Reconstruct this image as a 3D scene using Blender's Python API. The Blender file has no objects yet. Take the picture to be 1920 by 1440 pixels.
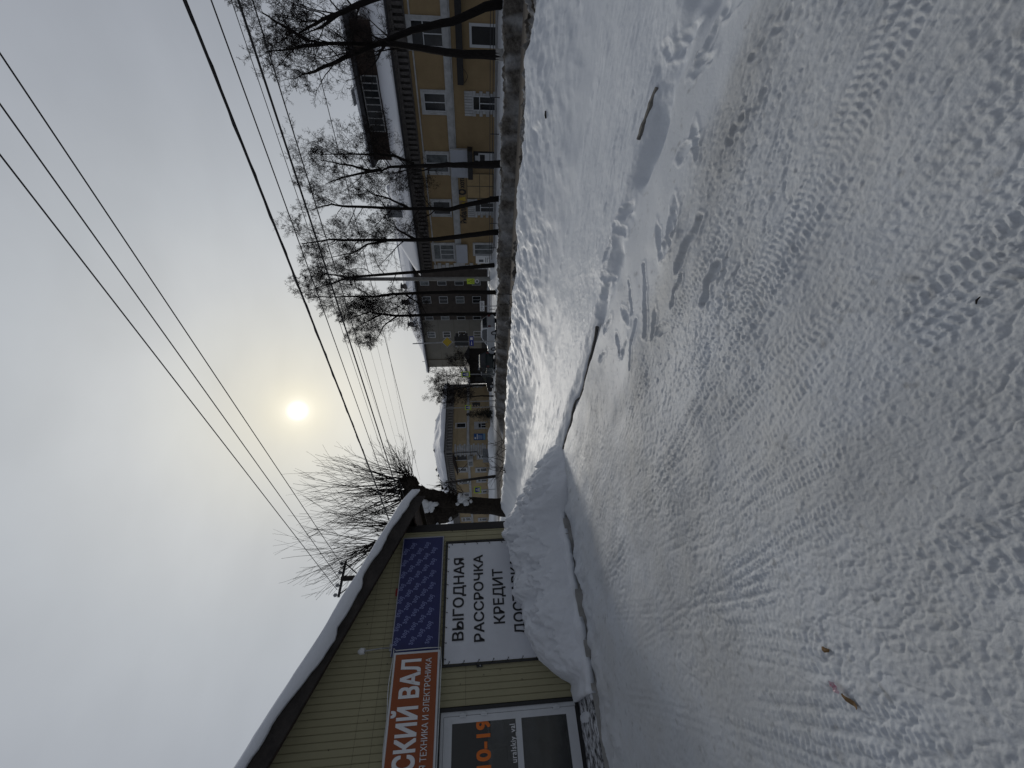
import bpy, math, random
import numpy as np
from math import sin, cos, tan, atan, atan2, radians, degrees, pi, sqrt, exp
from mathutils import Vector, Matrix

SC = bpy.context.scene
COL = SC.collection

# ------------------------------------------------------------------ camera
F_PX = 750.0                      # focal length in pixels of the 1920 px wide photograph
PITCH = atan(62.0 / 750.0)        # looking slightly down
ROLL = radians(1.3)
H = 1.6                           # eye height over the packed snow of the yard
AL = radians(46.66)               # street grid: direction from the camera to the facades over the road

fw = np.array([0, cos(PITCH), -sin(PITCH)])
dn0 = np.array([0, -sin(PITCH), -cos(PITCH)])
rt0 = np.array([1.0, 0, 0])
RT = rt0 * cos(ROLL) + dn0 * sin(ROLL)
DN = dn0 * cos(ROLL) - rt0 * sin(ROLL)
CAMP = np.array([0, 0, H])

cam = bpy.data.cameras.new('camera')
cam.sensor_fit = 'HORIZONTAL'
cam.sensor_width = 36.0
cam.lens = F_PX / 1920.0 * 36.0
cam.clip_start = 0.05
cam.clip_end = 4000.0
camo = bpy.data.objects.new('camera', cam)
COL.objects.link(camo)
# the photograph is turned on its side: image right = down, image up = right
M = Matrix(((DN[0], RT[0], -fw[0], 0), (DN[1], RT[1], -fw[1], 0), (DN[2], RT[2], -fw[2], H), (0, 0, 0, 1)))
camo.matrix_world = M
SC.camera = camo

# ------------------------------------------------------------------ sky, sun, exposure
SUN_EL = radians(23.5)
SUN_AZ = radians(-3.0)            # measured from +Y towards +X
sun_dir = Vector((sin(SUN_AZ) * cos(SUN_EL), cos(SUN_AZ) * cos(SUN_EL), sin(SUN_EL)))

w = bpy.data.worlds.new('World')
SC.world = w
w.use_nodes = True
nt = w.node_tree
nt.nodes.clear()
N = nt.nodes.new
L = nt.links.new
out = N('ShaderNodeOutputWorld')
sky = N('ShaderNodeTexSky')
sky.sky_type = 'NISHITA'
sky.sun_disc = False
sky.sun_elevation = SUN_EL
sky.sun_rotation = SUN_AZ
sky.air_density = 1.0
sky.dust_density = 1.5
sky.altitude = 200
bg1 = N('ShaderNodeBackground')
bg1.inputs['Strength'].default_value = 0.06
L(sky.outputs[0], bg1.inputs['Color'])
# thin overcast: brightness by angle from the veiled sun
tc = N('ShaderNodeTexCoord')
nrm = N('ShaderNodeVectorMath'); nrm.operation = 'NORMALIZE'
L(tc.outputs['Generated'], nrm.inputs[0])
dt = N('ShaderNodeVectorMath'); dt.operation = 'DOT_PRODUCT'
dt.inputs[1].default_value = sun_dir
L(nrm.outputs[0], dt.inputs[0])
ac = N('ShaderNodeMath'); ac.operation = 'ARCCOSINE'; ac.use_clamp = False
cl = N('ShaderNodeClamp'); cl.inputs['Min'].default_value = -1; cl.inputs['Max'].default_value = 1
L(dt.outputs['Value'], cl.inputs[0]); L(cl.outputs[0], ac.inputs[0])
dv = N('ShaderNodeMath'); dv.operation = 'DIVIDE'; dv.inputs[1].default_value = pi
L(ac.outputs[0], dv.inputs[0])
# soft cloud structure disturbs the angle a little
nz = N('ShaderNodeTexNoise'); nz.inputs['Scale'].default_value = 2.2; nz.inputs['Detail'].default_value = 5
mp = N('ShaderNodeMapping'); mp.inputs['Scale'].default_value = (1, 1, 2.2)
L(nrm.outputs[0], mp.inputs[0]); L(mp.outputs[0], nz.inputs['Vector'])
rp = N('ShaderNodeValToRGB')
cr = rp.color_ramp
cr.interpolation = 'LINEAR'
stops = [(0.0, (2.2, 2.0, 1.55)), (0.0035, (1.8, 1.65, 1.3)), (0.0072, (1.03, .98, .82)), (0.0105, (.93, .89, .74)), (0.016, (.845, .815, .69)), (0.026, (.77, .755, .67)), (0.055, (.685, .69, .655)),
         (0.09, (.595, .612, .618)), (0.14, (.50, .527, .556)), (0.20, (.41, .437, .48)), (0.28, (.328, .352, .402)),
         (0.36, (.265, .288, .336)), (0.44, (.20, .216, .252)), (0.58, (.152, .161, .186)), (1.0, (.135, .143, .163))]
while len(cr.elements) < len(stops):
    cr.elements.new(0.5)
for e, (p, c) in zip(cr.elements, stops):
    e.position = p
    e.color = (*c, 1)
L(dv.outputs[0], rp.inputs[0])
nmul = N('ShaderNodeMapRange')
nmul.inputs['From Min'].default_value = .3; nmul.inputs['From Max'].default_value = .7
nmul.inputs['To Min'].default_value = .92; nmul.inputs['To Max'].default_value = 1.08
L(nz.outputs['Fac'], nmul.inputs['Value'])
vm = N('ShaderNodeVectorMath'); vm.operation = 'MULTIPLY'
L(rp.outputs['Color'], vm.inputs[0]); L(nmul.outputs[0], vm.inputs[1])
bg2 = N('ShaderNodeBackground'); bg2.inputs['Strength'].default_value = 0.96
L(vm.outputs[0], bg2.inputs['Color'])
ad = N('ShaderNodeMixShader')
ad.inputs[0].default_value = .95          # the cloud veil lets a little of the clear sky through
L(bg1.outputs[0], ad.inputs[1]); L(bg2.outputs[0], ad.inputs[2]); L(ad.outputs[0], out.inputs['Surface'])

sl = bpy.data.lights.new('sun', 'SUN')
sl.energy = 0.75
sl.angle = radians(9.0)
sl.color = (1.0, .95, .87)
so = bpy.data.objects.new('sun', sl)
COL.objects.link(so)
so.rotation_euler = (-sun_dir).to_track_quat('-Z', 'Y').to_euler()

SC.view_settings.view_transform = 'Standard'
SC.view_settings.look = 'None'
SC.view_settings.gamma = 1.0
SC.view_settings.exposure = 0.0

# ------------------------------------------------------------------ geometry helpers
en = np.array([sin(AL), cos(AL), 0.0])     # n axis: across the street
eu = np.array([-cos(AL), sin(AL), 0.0])    # s axis: along the street, away from the camera
ez = np.array([0, 0, 1.0])


def ray(x, y):
    return fw + RT * ((1440 - y - 720) / F_PX) + DN * ((x - 960) / F_PX)


def on_plane(x, y, nv, c):
    v = ray(x, y)
    return CAMP + v * ((c - CAMP @ nv) / (v @ nv))


def on_level(x, y, z):
    v = ray(x, y)
    return CAMP + v * ((z - H) / v[2])


def sn(p):
    return float(p @ eu), float(p @ en)


def W(s, n, z=0.0):
    return eu * s + en * n + ez * z


class MB:
    def __init__(self):
        self.v = []
        self.f = []

    def add(self, vs, fs):
        o = len(self.v)
        self.v.extend([tuple(map(float, p)) for p in vs])
        self.f.extend([tuple(i + o for i in f) for f in fs])

    def box8(self, P):
        # P: 8 corners, bottom 4 then top 4, same order
        self.add(P, [(0, 3, 2, 1), (4, 5, 6, 7), (0, 1, 5, 4), (1, 2, 6, 5), (2, 3, 7, 6), (3, 0, 4, 7)])

    def box(self, o, ax, ay, az):
        o, ax, ay, az = map(np.asarray, (o, ax, ay, az))
        self.box8([o, o + ax, o + ax + ay, o + ay, o + az, o + ax + az, o + ax + ay + az, o + ay + az])

    def tube(self, pts, rad, k=6, cap=True):
        pts = [np.asarray(p, float) for p in pts]
        n = len(pts)
        if not hasattr(rad, '__len__'):
            rad = [rad] * n
        t = pts[-1] - pts[0]
        t = t / (np.linalg.norm(t) + 1e-9)
        ref = np.array([0, 0, 1.0]) if abs(t[2]) < .8 else np.array([1.0, 0, 0])
        vs = []
        for i in range(n):
            d = pts[min(i + 1, n - 1)] - pts[max(i - 1, 0)]
            d = d / (np.linalg.norm(d) + 1e-9)
            a = np.cross(d, ref); a /= (np.linalg.norm(a) + 1e-9)
            b = np.cross(d, a)
            for j in range(k):
                th = 2 * pi * j / k
                vs.append(pts[i] + rad[i] * (a * cos(th) + b * sin(th)))
        fs = []
        for i in range(n - 1):
            for j in range(k):
                j2 = (j + 1) % k
                fs.append((i * k + j, i * k + j2, (i + 1) * k + j2, (i + 1) * k + j))
        if cap:
            fs.append(tuple(range(k - 1, -1, -1)))
            fs.append(tuple((n - 1) * k + j for j in range(k)))
        self.add(vs, fs)

    def prism(self, poly, ext):
        poly = [np.asarray(p, float) for p in poly]
        ext = np.asarray(ext)
        n = len(poly)
        self.add(poly + [p + ext for p in poly],
                 [tuple(range(n - 1, -1, -1)), tuple(range(n, 2 * n))] + [(i, (i + 1) % n, n + (i + 1) % n, n + i) for i in range(n)])

    def build(self, name, m, parent=None, smooth=False):
        me = bpy.data.meshes.new(name)
        o = bpy.data.objects.new(name, me)
        COL.objects.link(o)
        off = np.zeros(3)
        r = parent
        while r is not None:
            off = off + np.array(r.location)
            r = r.parent
        vs = [tuple(np.asarray(p) - off) for p in self.v] if parent is not None else self.v
        me.from_pydata(vs, [], self.f)
        me.materials.append(m)
        if smooth:
            me.polygons.foreach_set('use_smooth', [True] * len(me.polygons))
        if parent is not None:
            o.parent = parent
        me.update()
        return o


def tag(o, label=None, cat=None, group=None, kind=None):
    if label: o['label'] = label
    if cat: o['category'] = cat
    if group: o['group'] = group
    if kind: o['kind'] = kind
    return o


def thing(name, loc, label, cat, group=None):
    o = bpy.data.objects.new(name, None)
    o.empty_display_size = .2
    o.location = [float(c) for c in loc]
    COL.objects.link(o)
    return tag(o, label, cat, group)


class Frame:
    """a vertical plane: a runs to the viewer's right, d runs out of the wall, z is up"""
    def __init__(self, org, ax, outw):
        self.o = np.asarray(org, float); self.ax = np.asarray(ax, float); self.out = np.asarray(outw, float)

    def P(self, a, z, d=0.0):
        return self.o + self.ax * a + self.out * d + ez * z

    def hit(self, x, y, d=0.0):
        p = on_plane(x, y, self.out, (self.o + self.out * d) @ self.out)
        return float((p - self.o) @ self.ax), float(p[2] - self.o[2])

    def box(self, mb, a0, a1, z0, z1, d0, d1):
        mb.box8([self.P(a0, z0, d0), self.P(a1, z0, d0), self.P(a1, z0, d1), self.P(a0, z0, d1),
                 self.P(a0, z1, d0), self.P(a1, z1, d0), self.P(a1, z1, d1), self.P(a0, z1, d1)])

    def rect(self, x0, x1, y0, y1, d=0.0):
        """photo rectangle (x: top..bottom, y: right..left) -> a0,a1,z0,z1"""
        xm, ym = (x0 + x1) / 2, (y0 + y1) / 2
        a1 = self.hit(xm, y0, d)[0]; a0 = self.hit(xm, y1, d)[0]
        z1 = self.hit(x0, ym, d)[1]; z0 = self.hit(x1, ym, d)[1]
        return a0, a1, z0, z1


# ------------------------------------------------------------------ materials
def mat(name, col, rough=.8, var=0.0, scale=8.0, col2=None, bump=0.0, bscale=None, metal=0.0, spec=.5, stretch=None):
    m = bpy.data.materials.new(name)
    m.use_nodes = True
    t = m.node_tree
    b = t.nodes['Principled BSDF']
    b.inputs['Roughness'].default_value = rough
    b.inputs['Metallic'].default_value = metal
    b.inputs['Specular IOR Level'].default_value = spec
    b.inputs['Base Color'].default_value = (*col, 1)
    tcn = t.nodes.new('ShaderNodeTexCoord')
    src = tcn.outputs['Object']
    if stretch:
        mpn = t.nodes.new('ShaderNodeMapping'); mpn.inputs['Scale'].default_value = stretch
        t.links.new(src, mpn.inputs[0]); src = mpn.outputs[0]
    if var > 0 or col2 is not None:
        n1 = t.nodes.new('ShaderNodeTexNoise')
        n1.inputs['Scale'].default_value = scale; n1.inputs['Detail'].default_value = 6
        n1.inputs['Roughness'].default_value = .65
        t.links.new(src, n1.inputs['Vector'])
        r = t.nodes.new('ShaderNodeValToRGB')
        r.color_ramp.elements[0].position = .32; r.color_ramp.elements[1].position = .68
        c2 = col2 if col2 is not None else tuple(c * (1 - var) for c in col)
        c1 = col if col2 is not None else tuple(min(1, c * (1 + var)) for c in col)
        r.color_ramp.elements[0].color = (*c2, 1); r.color_ramp.elements[1].color = (*c1, 1)
        t.links.new(n1.outputs['Fac'], r.inputs[0]); t.links.new(r.outputs[0], b.inputs['Base Color'])
    if bump > 0:
        n2 = t.nodes.new('ShaderNodeTexNoise')
        n2.inputs['Scale'].default_value = bscale or scale * 3; n2.inputs['Detail'].default_value = 6
        t.links.new(src, n2.inputs['Vector'])
        bp = t.nodes.new('ShaderNodeBump'); bp.inputs['Strength'].default_value = bump; bp.inputs['Distance'].default_value = .03
        t.links.new(n2.outputs['Fac'], bp.inputs['Height']); t.links.new(bp.outputs[0], b.inputs['Normal'])
    return m


M_SNOW = mat('snow', (.70, .725, .76), .6, var=.03, scale=1.5, bump=.6, bscale=14, spec=.4)
M_ROOFSNOW = mat('roof snow', (.74, .76, .80), .7, var=.04, scale=.8, bump=.25, bscale=5, spec=.3)
M_GREYSNOW = mat('grey snow', (.62, .64, .67), .8, col2=(.42, .43, .44), scale=3, bump=.5, bscale=9)
M_BARK = mat('dark bark', (.016, .014, .013), .95, var=.4, scale=6, bump=.6, bscale=25, spec=.15, stretch=(3, 3, .6))
M_TWIG = mat('twig', (.018, .014, .013), .9, var=.3, scale=3, spec=.2)
M_WILLOW = mat('willow bark', (.050, .042, .035), .95, col2=(.014, .012, .011), scale=7, bump=1.0, bscale=16, spec=.15, stretch=(2.2, 2.2, .8))
M_OCHRE = mat('ochre plaster', (.315, .232, .13), .9, var=.14, scale=.7, bump=.15, bscale=12, spec=.2)
M_OCHRE2 = mat('pale ochre plaster', (.40, .315, .195), .9, var=.12, scale=.7, bump=.15, bscale=12, spec=.2)
M_TRIM = mat('weathered white trim', (.44, .45, .455), .85, var=.22, scale=2.2, bump=.2, bscale=14, spec=.25)
M_PVC = mat('white plastic frame', (.58, .60, .62), .45, var=.05, scale=4)
M_BRICKL = mat('grey cornice bricks', (.22, .21, .20), .9, var=.3, scale=5, bump=.3, bscale=20)
M_BRICK = mat('sooty brick cornice', (.105, .097, .092), .9, var=.35, scale=5, bump=.4, bscale=20)
M_PLINTH = mat('grey plinth', (.34, .34, .34), .9, var=.18, scale=2, bump=.25)
M_GLASS_D = mat('dark window glass', (.018, .021, .024), .12, var=.5, scale=1.3)
M_GLASS_G = mat('grey curtained glass', (.12, .135, .14), .2, var=.5, scale=1.7)
M_BLACK = mat('black paint', (.012, .012, .013), .5, var=.3, scale=5)
M_DKMETAL = mat('dark metal', (.04, .042, .046), .45, var=.3, scale=6, metal=.3)
M_GALV = mat('galvanised steel', (.33, .34, .35), .5, var=.2, scale=9, metal=.6)
M_CONC = mat('concrete', (.30, .295, .28), .9, var=.2, scale=5, bump=.3, bscale=30)
M_GREYB = mat('grey silicate brick', (.20, .195, .172), .92, var=.12, scale=.6, bump=.2, bscale=9)
M_EAVE = mat('dark eave', (.03, .03, .034), .7, var=.3, scale=3)
M_OLDWOOD = mat('old brown boards', (.060, .036, .027), .9, col2=(.022, .016, .014), scale=5, bump=.5, bscale=14, stretch=(1, 1, 4))
M_RUSTW = mat('brown weathered board', (.050, .043, .038), .9, col2=(.020, .017, .016), scale=4, bump=.5, bscale=20)
M_ROOFTIN = mat('roof tin', (.20, .21, .22), .5, var=.25, scale=3, metal=.4)
M_WHITESIGN = mat('white sign sheet', (.70, .72, .74), .5, var=.05, scale=2.5)
M_TILE = mat('ochre panel', (.40, .29, .15), .7, var=.12, scale=1.5)
M_YG = mat('fluorescent yellow green', (.55, .72, .05), .5, var=.05)
M_YEL = mat('amber yellow', (.50, .36, .03), .5, var=.08)
M_SBLUE = mat('sign blue', (.022, .036, .25), .5, var=.08)
M_BOARDBLUE = mat('board blue', (.02, .09, .26), .5, var=.12, scale=3)
M_PALEBLUE = mat('pale blue', (.16, .30, .42), .5, var=.1)
M_SIGNW = mat('sign white', (.72, .73, .74), .5, var=.04)
M_RED = mat('dull red', (.28, .02, .02), .5, var=.1)
M_CLAD = mat('cream profiled sheet', (.315, .292, .18), .62, var=.06, scale=1.4, bump=.05, bscale=8, spec=.35)
M_SEAM = mat('sheet seam', (.10, .09, .06), .8, var=.2)
M_BROWNTRIM = mat('dark brown corner flashing', (.010, .008, .0075), .6, var=.3, scale=3)
M_NAVY = mat('navy sign panel', (.015, .020, .105), .5, var=.12, scale=3)
M_LAVEN = mat('lavender print', (.18, .205, .40), .5, var=.05)
M_ORANGE = mat('orange sign panel', (.27, .064, .013), .5, var=.06, scale=2)
M_DECAL = mat('orange decal', (.75, .17, .015), .5, var=.05)
M_BANNER = mat('white banner cloth', (.63, .65, .69), .6, var=.05, scale=2.0, bump=.12, bscale=3)
M_INK = mat('black ink', (.008, .008, .010), .5, var=.2)
M_KERB = mat('wet kerb concrete', (.20, .19, .17), .85, col2=(.10, .095, .085), scale=12, bump=.6, bscale=40)
M_DARKSOIL = mat('dark soil', (.09, .085, .08), .95, var=.5, scale=30, bump=.8, bscale=60)
M_WIRE = mat('cable', (.012, .012, .013), .5, var=.2)
M_RUBBER = mat('tyre rubber', (.015, .015, .015), .9, var=.2)
M_SILVER = mat('silver car paint', (.42, .44, .46), .3, var=.05, metal=.5)
M_DKGREEN = mat('dark car paint', (.012, .022, .024), .25, var=.2, metal=.2)
M_DKCAR = mat('black car paint', (.014, .015, .018), .25, var=.2, metal=.2)
M_LAMP = mat('lamp glass', (.55, .56, .56), .2, var=.1)
M_TAIL = mat('tail lamp', (.09, .012, .012), .3, var=.2)
M_NEEDLE = mat('spruce needles', (.018, .022, .016), .9, var=.4, scale=6)
M_LEAF = mat('dry leaf', (.20, .12, .05), .8, var=.35, scale=40)
M_FOIL = mat('pink foil', (.45, .06, .14), .3, col2=(.75, .74, .76), scale=60)


# ------------------------------------------------------------------ numpy noise
def _hash(ix, iy, seed):
    h = (ix.astype(np.int64) * 374761393 + iy.astype(np.int64) * 668265263 + seed * 1442695041) & 0x7fffffff
    h = ((h ^ (h >> 13)) * 1274126177) & 0x7fffffff
    h = (h ^ (h >> 16)) & 0xffff
    return h / 65535.0


def vnoise(x, y, seed=0):
    ix = np.floor(x); iy = np.floor(y)
    fx = x - ix; fy = y - iy
    fx = fx * fx * fx * (fx * (fx * 6 - 15) + 10); fy = fy * fy * fy * (fy * (fy * 6 - 15) + 10)
    a = _hash(ix, iy, seed); b = _hash(ix + 1, iy, seed); c = _hash(ix, iy + 1, seed); d = _hash(ix + 1, iy + 1, seed)
    return (a + (b - a) * fx) * (1 - fy) + (c + (d - c) * fx) * fy - .5


def fbm(x, y, o=4, seed=0, g=.5):
    r = 0; a = 1.0
    for i in range(o):
        cs, sn_ = cos(.6 + i * 1.1), sin(.6 + i * 1.1)
        r = r + a * vnoise(x * cs - y * sn_ + 17.3 * i, x * sn_ + y * cs - 9.1 * i, seed + i * 7)
        x = x * 2.03; y = y * 2.03; a *= g
    return r


def sstep(a, b, x):
    t = np.clip((x - a) / (b - a), 0, 1)
    return t * t * (3 - 2 * t)


SW = 8.04             # street coordinate s of the shop's gable wall


def foot_pts():
    pts = [(1292, 276, .9), (1305, 263, 2.2), (1139, 611, .3), (1171, 590, 1.5), (1156, 646, 1.9), (1169, 655, .2), (1127, 669, .5), (1223, 607, 2.4),
           (1243, 615, .8), (1259, 431, 2.5), (1236, 448, 2.1), (1253, 463, .6), (1268, 406, 2.3), (1310, 120, 1.1), (1322, 75, .4), (1362, 10, 1.2), (1284, 70, .9),
           (1262, 95, 1.5), (1180, 395, .7), (1168, 430, 1.4), (1150, 470, .3), (1142, 520, 1.0), (1136, 545, .4)]
    r = []
    for x, y, a in pts:
        p = on_level(x, y, 0.0)
        r.append((*sn(p), a))
    return r


FEET = foot_pts()
GROOVES = [((1204, 500), (1207, 628), .035, .03), ((1177, 528), (1181, 585), .03, .022), ((1313, 414), (1276, 496), .045, .03), ((1347, 500), (1327, 560), .04, .03),
           ((1190, 600), (1183, 690), .03, .02), ((1282, 520), (1262, 570), .03, .025), ((1478, 20), (1412, 105), .022, .014), ((1392, 225), (1367, 265), .03, .02),
           ((1432, 175), (1392, 238), .022, .014)]
GR = []
for p0, p1, gw, gd in GROOVES:
    GR.append((sn(on_level(*p0, 0.0)), sn(on_level(*p1, 0.0)), gw, gd))

# tyre tracks in street coordinates: n = n0 + k s + q s^2, bar spacing, phase slant, width, depth
_tr = random.Random(12)
TRACKS = []
for _i in range(26):
    _n0 = 2.9 - 4.4 * _i / 25 + _tr.uniform(-.12, .12)
    TRACKS.append((_n0, _tr.gauss(.03, .10) + .10 * (_i / 25), _tr.gauss(0, .010), _tr.uniform(.030, .046), _tr.uniform(4, 9), _tr.uniform(.16, .23), _tr.uniform(.009, .019)))


def ground(s, n, fine=True):
    """height and dirt of the snow at street coordinates (arrays)"""
    s = np.asarray(s, float); n = np.asarray(n, float)
    sc = np.clip(s, -14, 22)
    n_tr = 3.78 + .098 * sc
    n_toe = 5.95 + .13 * sc + .18 * fbm(s * .5, n * 0 + 3.1, 3, 5)
    n_c = np.maximum(8.45 + .02 * sc, n_toe + .9)
    hc = .64 + .10 * fbm(s * .45, n * .1, 3, 9) - .16 * sstep(1.2, .2, s) * sstep(-4, -1, s) - .10 * sstep(8, 20, s) - .07 * np.exp(-((s - 2.3) / 2.0) ** 2)
    z = .05 * fbm(s * .35, n * .35, 3, 1)
    z = z + .05 * fbm(s * 1.3, n * 1.3, 3, 2) * sstep(.6, 2.5, n + 1)
    dirt = np.zeros_like(z)
    # sidewalk, a little higher than the yard
    side = sstep(n_tr + .02, n_tr + .25, n)
    z = z + .07 * side
    # berm
    r = np.clip((n - n_toe) / (n_c - n_toe), 0, 1.0)
    prof = r ** 1.15 * (1 - .25 * (1 - r) ** 2 * r)
    slope_n = fbm(s * 1.6, n * 1.6, 5, 21)
    z = z + hc * prof + prof * (1 - r) * .24 * slope_n + .05 * prof * fbm(s * 4, n * 5, 5, 22, .58)
    lip = np.exp(-((n - n_toe) / .10) ** 2) * (.05 * np.clip(fbm(s * 2.2, n * 2, 4, 23) + .35, 0, 1))
    z = z + lip
    # back of the berm: dirty clods, then the carriageway
    bk = sstep(n_c + .25 + .15 * fbm(s * 1.5, n * 1.5, 3, 31), n_c + .9, n)
    clod = .41 + .24 * fbm(s * 1.1, n * 1.4, 5, 33, .62) + .12 * sstep(1.4, .3, s)
    z = z * (1 - bk) + bk * clod
    rough_in = bk * sstep(10.9, 10.2, n)
    z = z + rough_in * .10 * (np.abs(fbm(s * 5, n * 5, 4, 35, .6)) * 2 - .3)
    dirt = np.maximum(dirt, bk * np.clip(.95 + .7 * fbm(s * 2.5, n * 2.5, 4, 36), .4, 1))
    road = sstep(10.35, 10.95, n + .3 * fbm(s * .6, n * .6, 3, 37))
    z = z * (1 - road) + road * (-.45)
    dirt = np.maximum(dirt, road)
    # far side: soiled bank, then the white verge up to the houses
    endm = 1 - sstep(24.5, 28.5, s + .4 * (n - 21))
    n_b = 19.7 + .25 * fbm(s * .4, n * 0, 3, 41)
    up = sstep(n_b, n_b + .55, n)
    dnn = sstep(n_b + 1.5, n_b + 2.7, n)
    bank = .24 + .16 * fbm(s * .9, n * 1.2, 4, 43, .6) + .22 * np.abs(fbm(s * 2.2, n * 3.2, 4, 44, .65))
    verge = -.25 + .10 * fbm(s * .5, n * .5, 4, 45) + .10 * sstep(26, 23, n)
    far = bank * (1 - dnn) + verge * dnn
    open_ = -.33 + .03 * fbm(s, n, 3, 46)
    # the street crossing opens beyond the end of the bank
    cross = sstep(27, 30, s) * (1 - sstep(44, 47, s)) * sstep(18, 20, n) * (1 - sstep(200, 220, n))
    far = far * (1 - cross) + open_ * cross
    far2 = far * endm + (1 - endm) * (open_ * (1 - sstep(26, 29, n)) + (verge + .1) * sstep(26, 29, n))
    # heaped snow before the far house
    heap = sstep(44.5, 47, s + .8 * fbm(s * .3, n * .3, 2, 47)) * sstep(29.5, 31.5, n) * (1 - sstep(34.2, 35.6, n))
    far2 = far2 + heap * (.55 + .35 * fbm(s * .5, n * .6, 4, 48))
    far2 = far2 + .75 * np.exp(-((s - 20.2) / 2.0) ** 4 - ((n - 33.4) / 1.1) ** 2) * (1 + .3 * fbm(s, n, 3, 49))
    z = z * (1 - up) + up * far2
    white = sstep(n_b + 1.3, n_b + 2.3, n + .5 * fbm(s * 1.5, n * 1.5, 4, 50))
    dirt = np.where(up > .02, np.maximum((1 - white) * np.clip(.95 + .5 * fbm(s * 2.2, n * 2.2, 5, 51), .55, 1) * endm, 0) + (1 - endm) * .55 * (1 - sstep(26, 29, n)) + cross * .4, dirt)
    # beyond everything: flat snow
    # yard, trench beside the pavement
    tw = np.where(s > 3.2, .020, .07) * (1 + .6 * fbm(s * 1.7, n * 0, 3, 61)) + .012
    td = np.where(s > 3.2, .10 * np.clip(.9 + 1.0 * fbm(s * 1.1, n * 0 + 2, 3, 62), .25, 1.2), .055 * np.clip(.35 + 2.2 * fbm(s * 2.1, n * 0 + 2, 3, 62), 0, 1.2)) * sstep(-3.5, -2.5, s) * (1 - sstep(7.4, 7.9, s))
    z = z - td * np.exp(-np.abs((n - n_tr - .05 * fbm(s * 2, n * 0, 3, 63)) / tw) ** 2)
    z = z - (.038 + .05 * fbm(s * 5, n * 6, 4, 69)) * np.exp(-((s - .72 + .06 * fbm(s * 5, n * 5, 3, 68)) / .40) ** 4 - ((n - 4.0 + .10 * fbm(s * 4, n * 4, 3, 67)) / .20) ** 2)
    z = z - .09 * np.exp(-((s + .15) / .42) ** 2 - ((n - 3.62) / .33) ** 2) * (1 + fbm(s * 3, n * 3, 3, 64))
    # rise of the snow in front of the shop's plinth
    sh = sstep(5.6, 6.9, s) * sstep(4.0, 3.2, n)
    z = z + .06 * sh
    fp = sstep(6.0, 6.6, s) * sstep(3.7, 3.3, n)
    z = z * (1 - fp) + fp * (.045 + .10 * np.clip(fbm(s * 3, n * 3.2, 4, 66), -.3, 1))
    if not fine:
        return z, dirt
    # -------- fine structure near the camera
    yard = sstep(n_tr + .02, n_tr - .12, n)
    quiet = sstep(2.85, 3.15, n + .25 * fbm(s * .9, n * .9, 3, 71)) * sstep(4.5, 2.5, s)      # untouched snow beside the trench
    rough = yard * (1 - .85 * quiet)
    ice = sstep(5.0, 6.6, s + .35 * fbm(s, n, 3, 72)) * sstep(3.4, 2.6, n)                     # scraped, smoother snow before the shop
    rough = rough * (1 - .75 * ice)
    patch = .35 + 1.3 * np.clip(fbm(s * 1.2, n * 1.2, 3, 73) + .35, 0, 1)
    g = fbm(s * 13, n * 30, 4, 74, .66) * .6 + fbm(s * 38, n * 40, 3, 75, .65) * .7
    z = z + rough * patch * (.0048 * g) + yard * (1 - .6 * quiet) * .003 * fbm(s * 60, n * 60, 2, 79, .7)
    cr_ = np.abs(fbm(s * 9, n * 17, 3, 76))
    z = z - rough * .007 * np.clip(.16 - cr_, 0, 1) / .16 * patch
    bits = np.clip(fbm(s * 24, n * 24, 2, 78) - .22, 0, 1)
    z = z + rough * .009 * bits * patch + rough * .013 * np.clip(fbm(s * 46, n * 46, 2, 80) - .2, 0, 1)
    for i, (n0, k, q, sp, sl_, wd, dp) in enumerate(TRACKS):
        wob = .03 * fbm(s * .8, s * 0 + i, 2, 100 + i)
        d = (n - (n0 + k * s + q * s * s + wob))
        inside = sstep(wd * .5 + .015, wd * .5 - .015, np.abs(d))
        vis = sstep(-.13, .14, fbm(s * .55 + i * 5, n * .4, 3, 120 + i)) * rough
        ph = s / sp + np.abs(d) * sl_ * (1 if i % 2 else -1) + .35 * fbm(s * 6, n * 6, 2, 140 + i)
        bar = sstep(-.25, .45, np.sin(2 * pi * ph))
        rib = sstep(.0, .4, np.cos(2 * pi * d / (wd / 3.0)) + .55)
        rim = np.exp(-((np.abs(d) - wd * .5 - .02) / .025) ** 2)
        dp = dp * .42
        z = z + vis * (-dp * .35 * inside + dp * 1.05 * inside * bar * rib * (.6 + .8 * np.clip(fbm(s * 4, n * 4, 2, 160 + i) + .4, 0, 1)) + dp * .6 * rim * (.5 + fbm(s * 12, n * 12, 2, 170 + i)))
    fwx = .045 * fbm(s * 11, n * 11, 3, 65); fwy = .045 * fbm(s * 11 + 40, n * 11, 3, 65)
    for fs, fn, a in FEET:
        ds, dn_ = s - fs + fwx, n - fn + fwy
        u = ds * cos(a) + dn_ * sin(a); v = -ds * sin(a) + dn_ * cos(a)
        q = (u / .14) ** 2 + (v / (.05 + .008 * np.sin(u * 20))) ** 2
        z = z - .026 * np.exp(-q ** 2) + .009 * np.exp(-((np.sqrt(q) - 1.35) / .25) ** 2)
    for (a0, a1, gw, gd) in GR:
        ax, ay = a1[0] - a0[0], a1[1] - a0[1]
        ll = ax * ax + ay * ay
        t = np.clip(((s - a0[0]) * ax + (n - a0[1]) * ay) / ll, 0, 1)
        dd = np.hypot(s - a0[0] - ax * t + fwx * .6, n - a0[1] - ay * t + .02 * np.sin(t * 9) + fwy * .6)
        z = z - gd * np.exp(-(dd / gw) ** 4) + gd * .35 * np.exp(-((dd - gw * 1.5) / (gw * .4)) ** 2)
    # pavement: streaks along the street and trampled edges
    pav = sstep(n_tr, n_tr + .2, n) * (1 - sstep(n_toe - .1, n_toe + .4, n))
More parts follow.
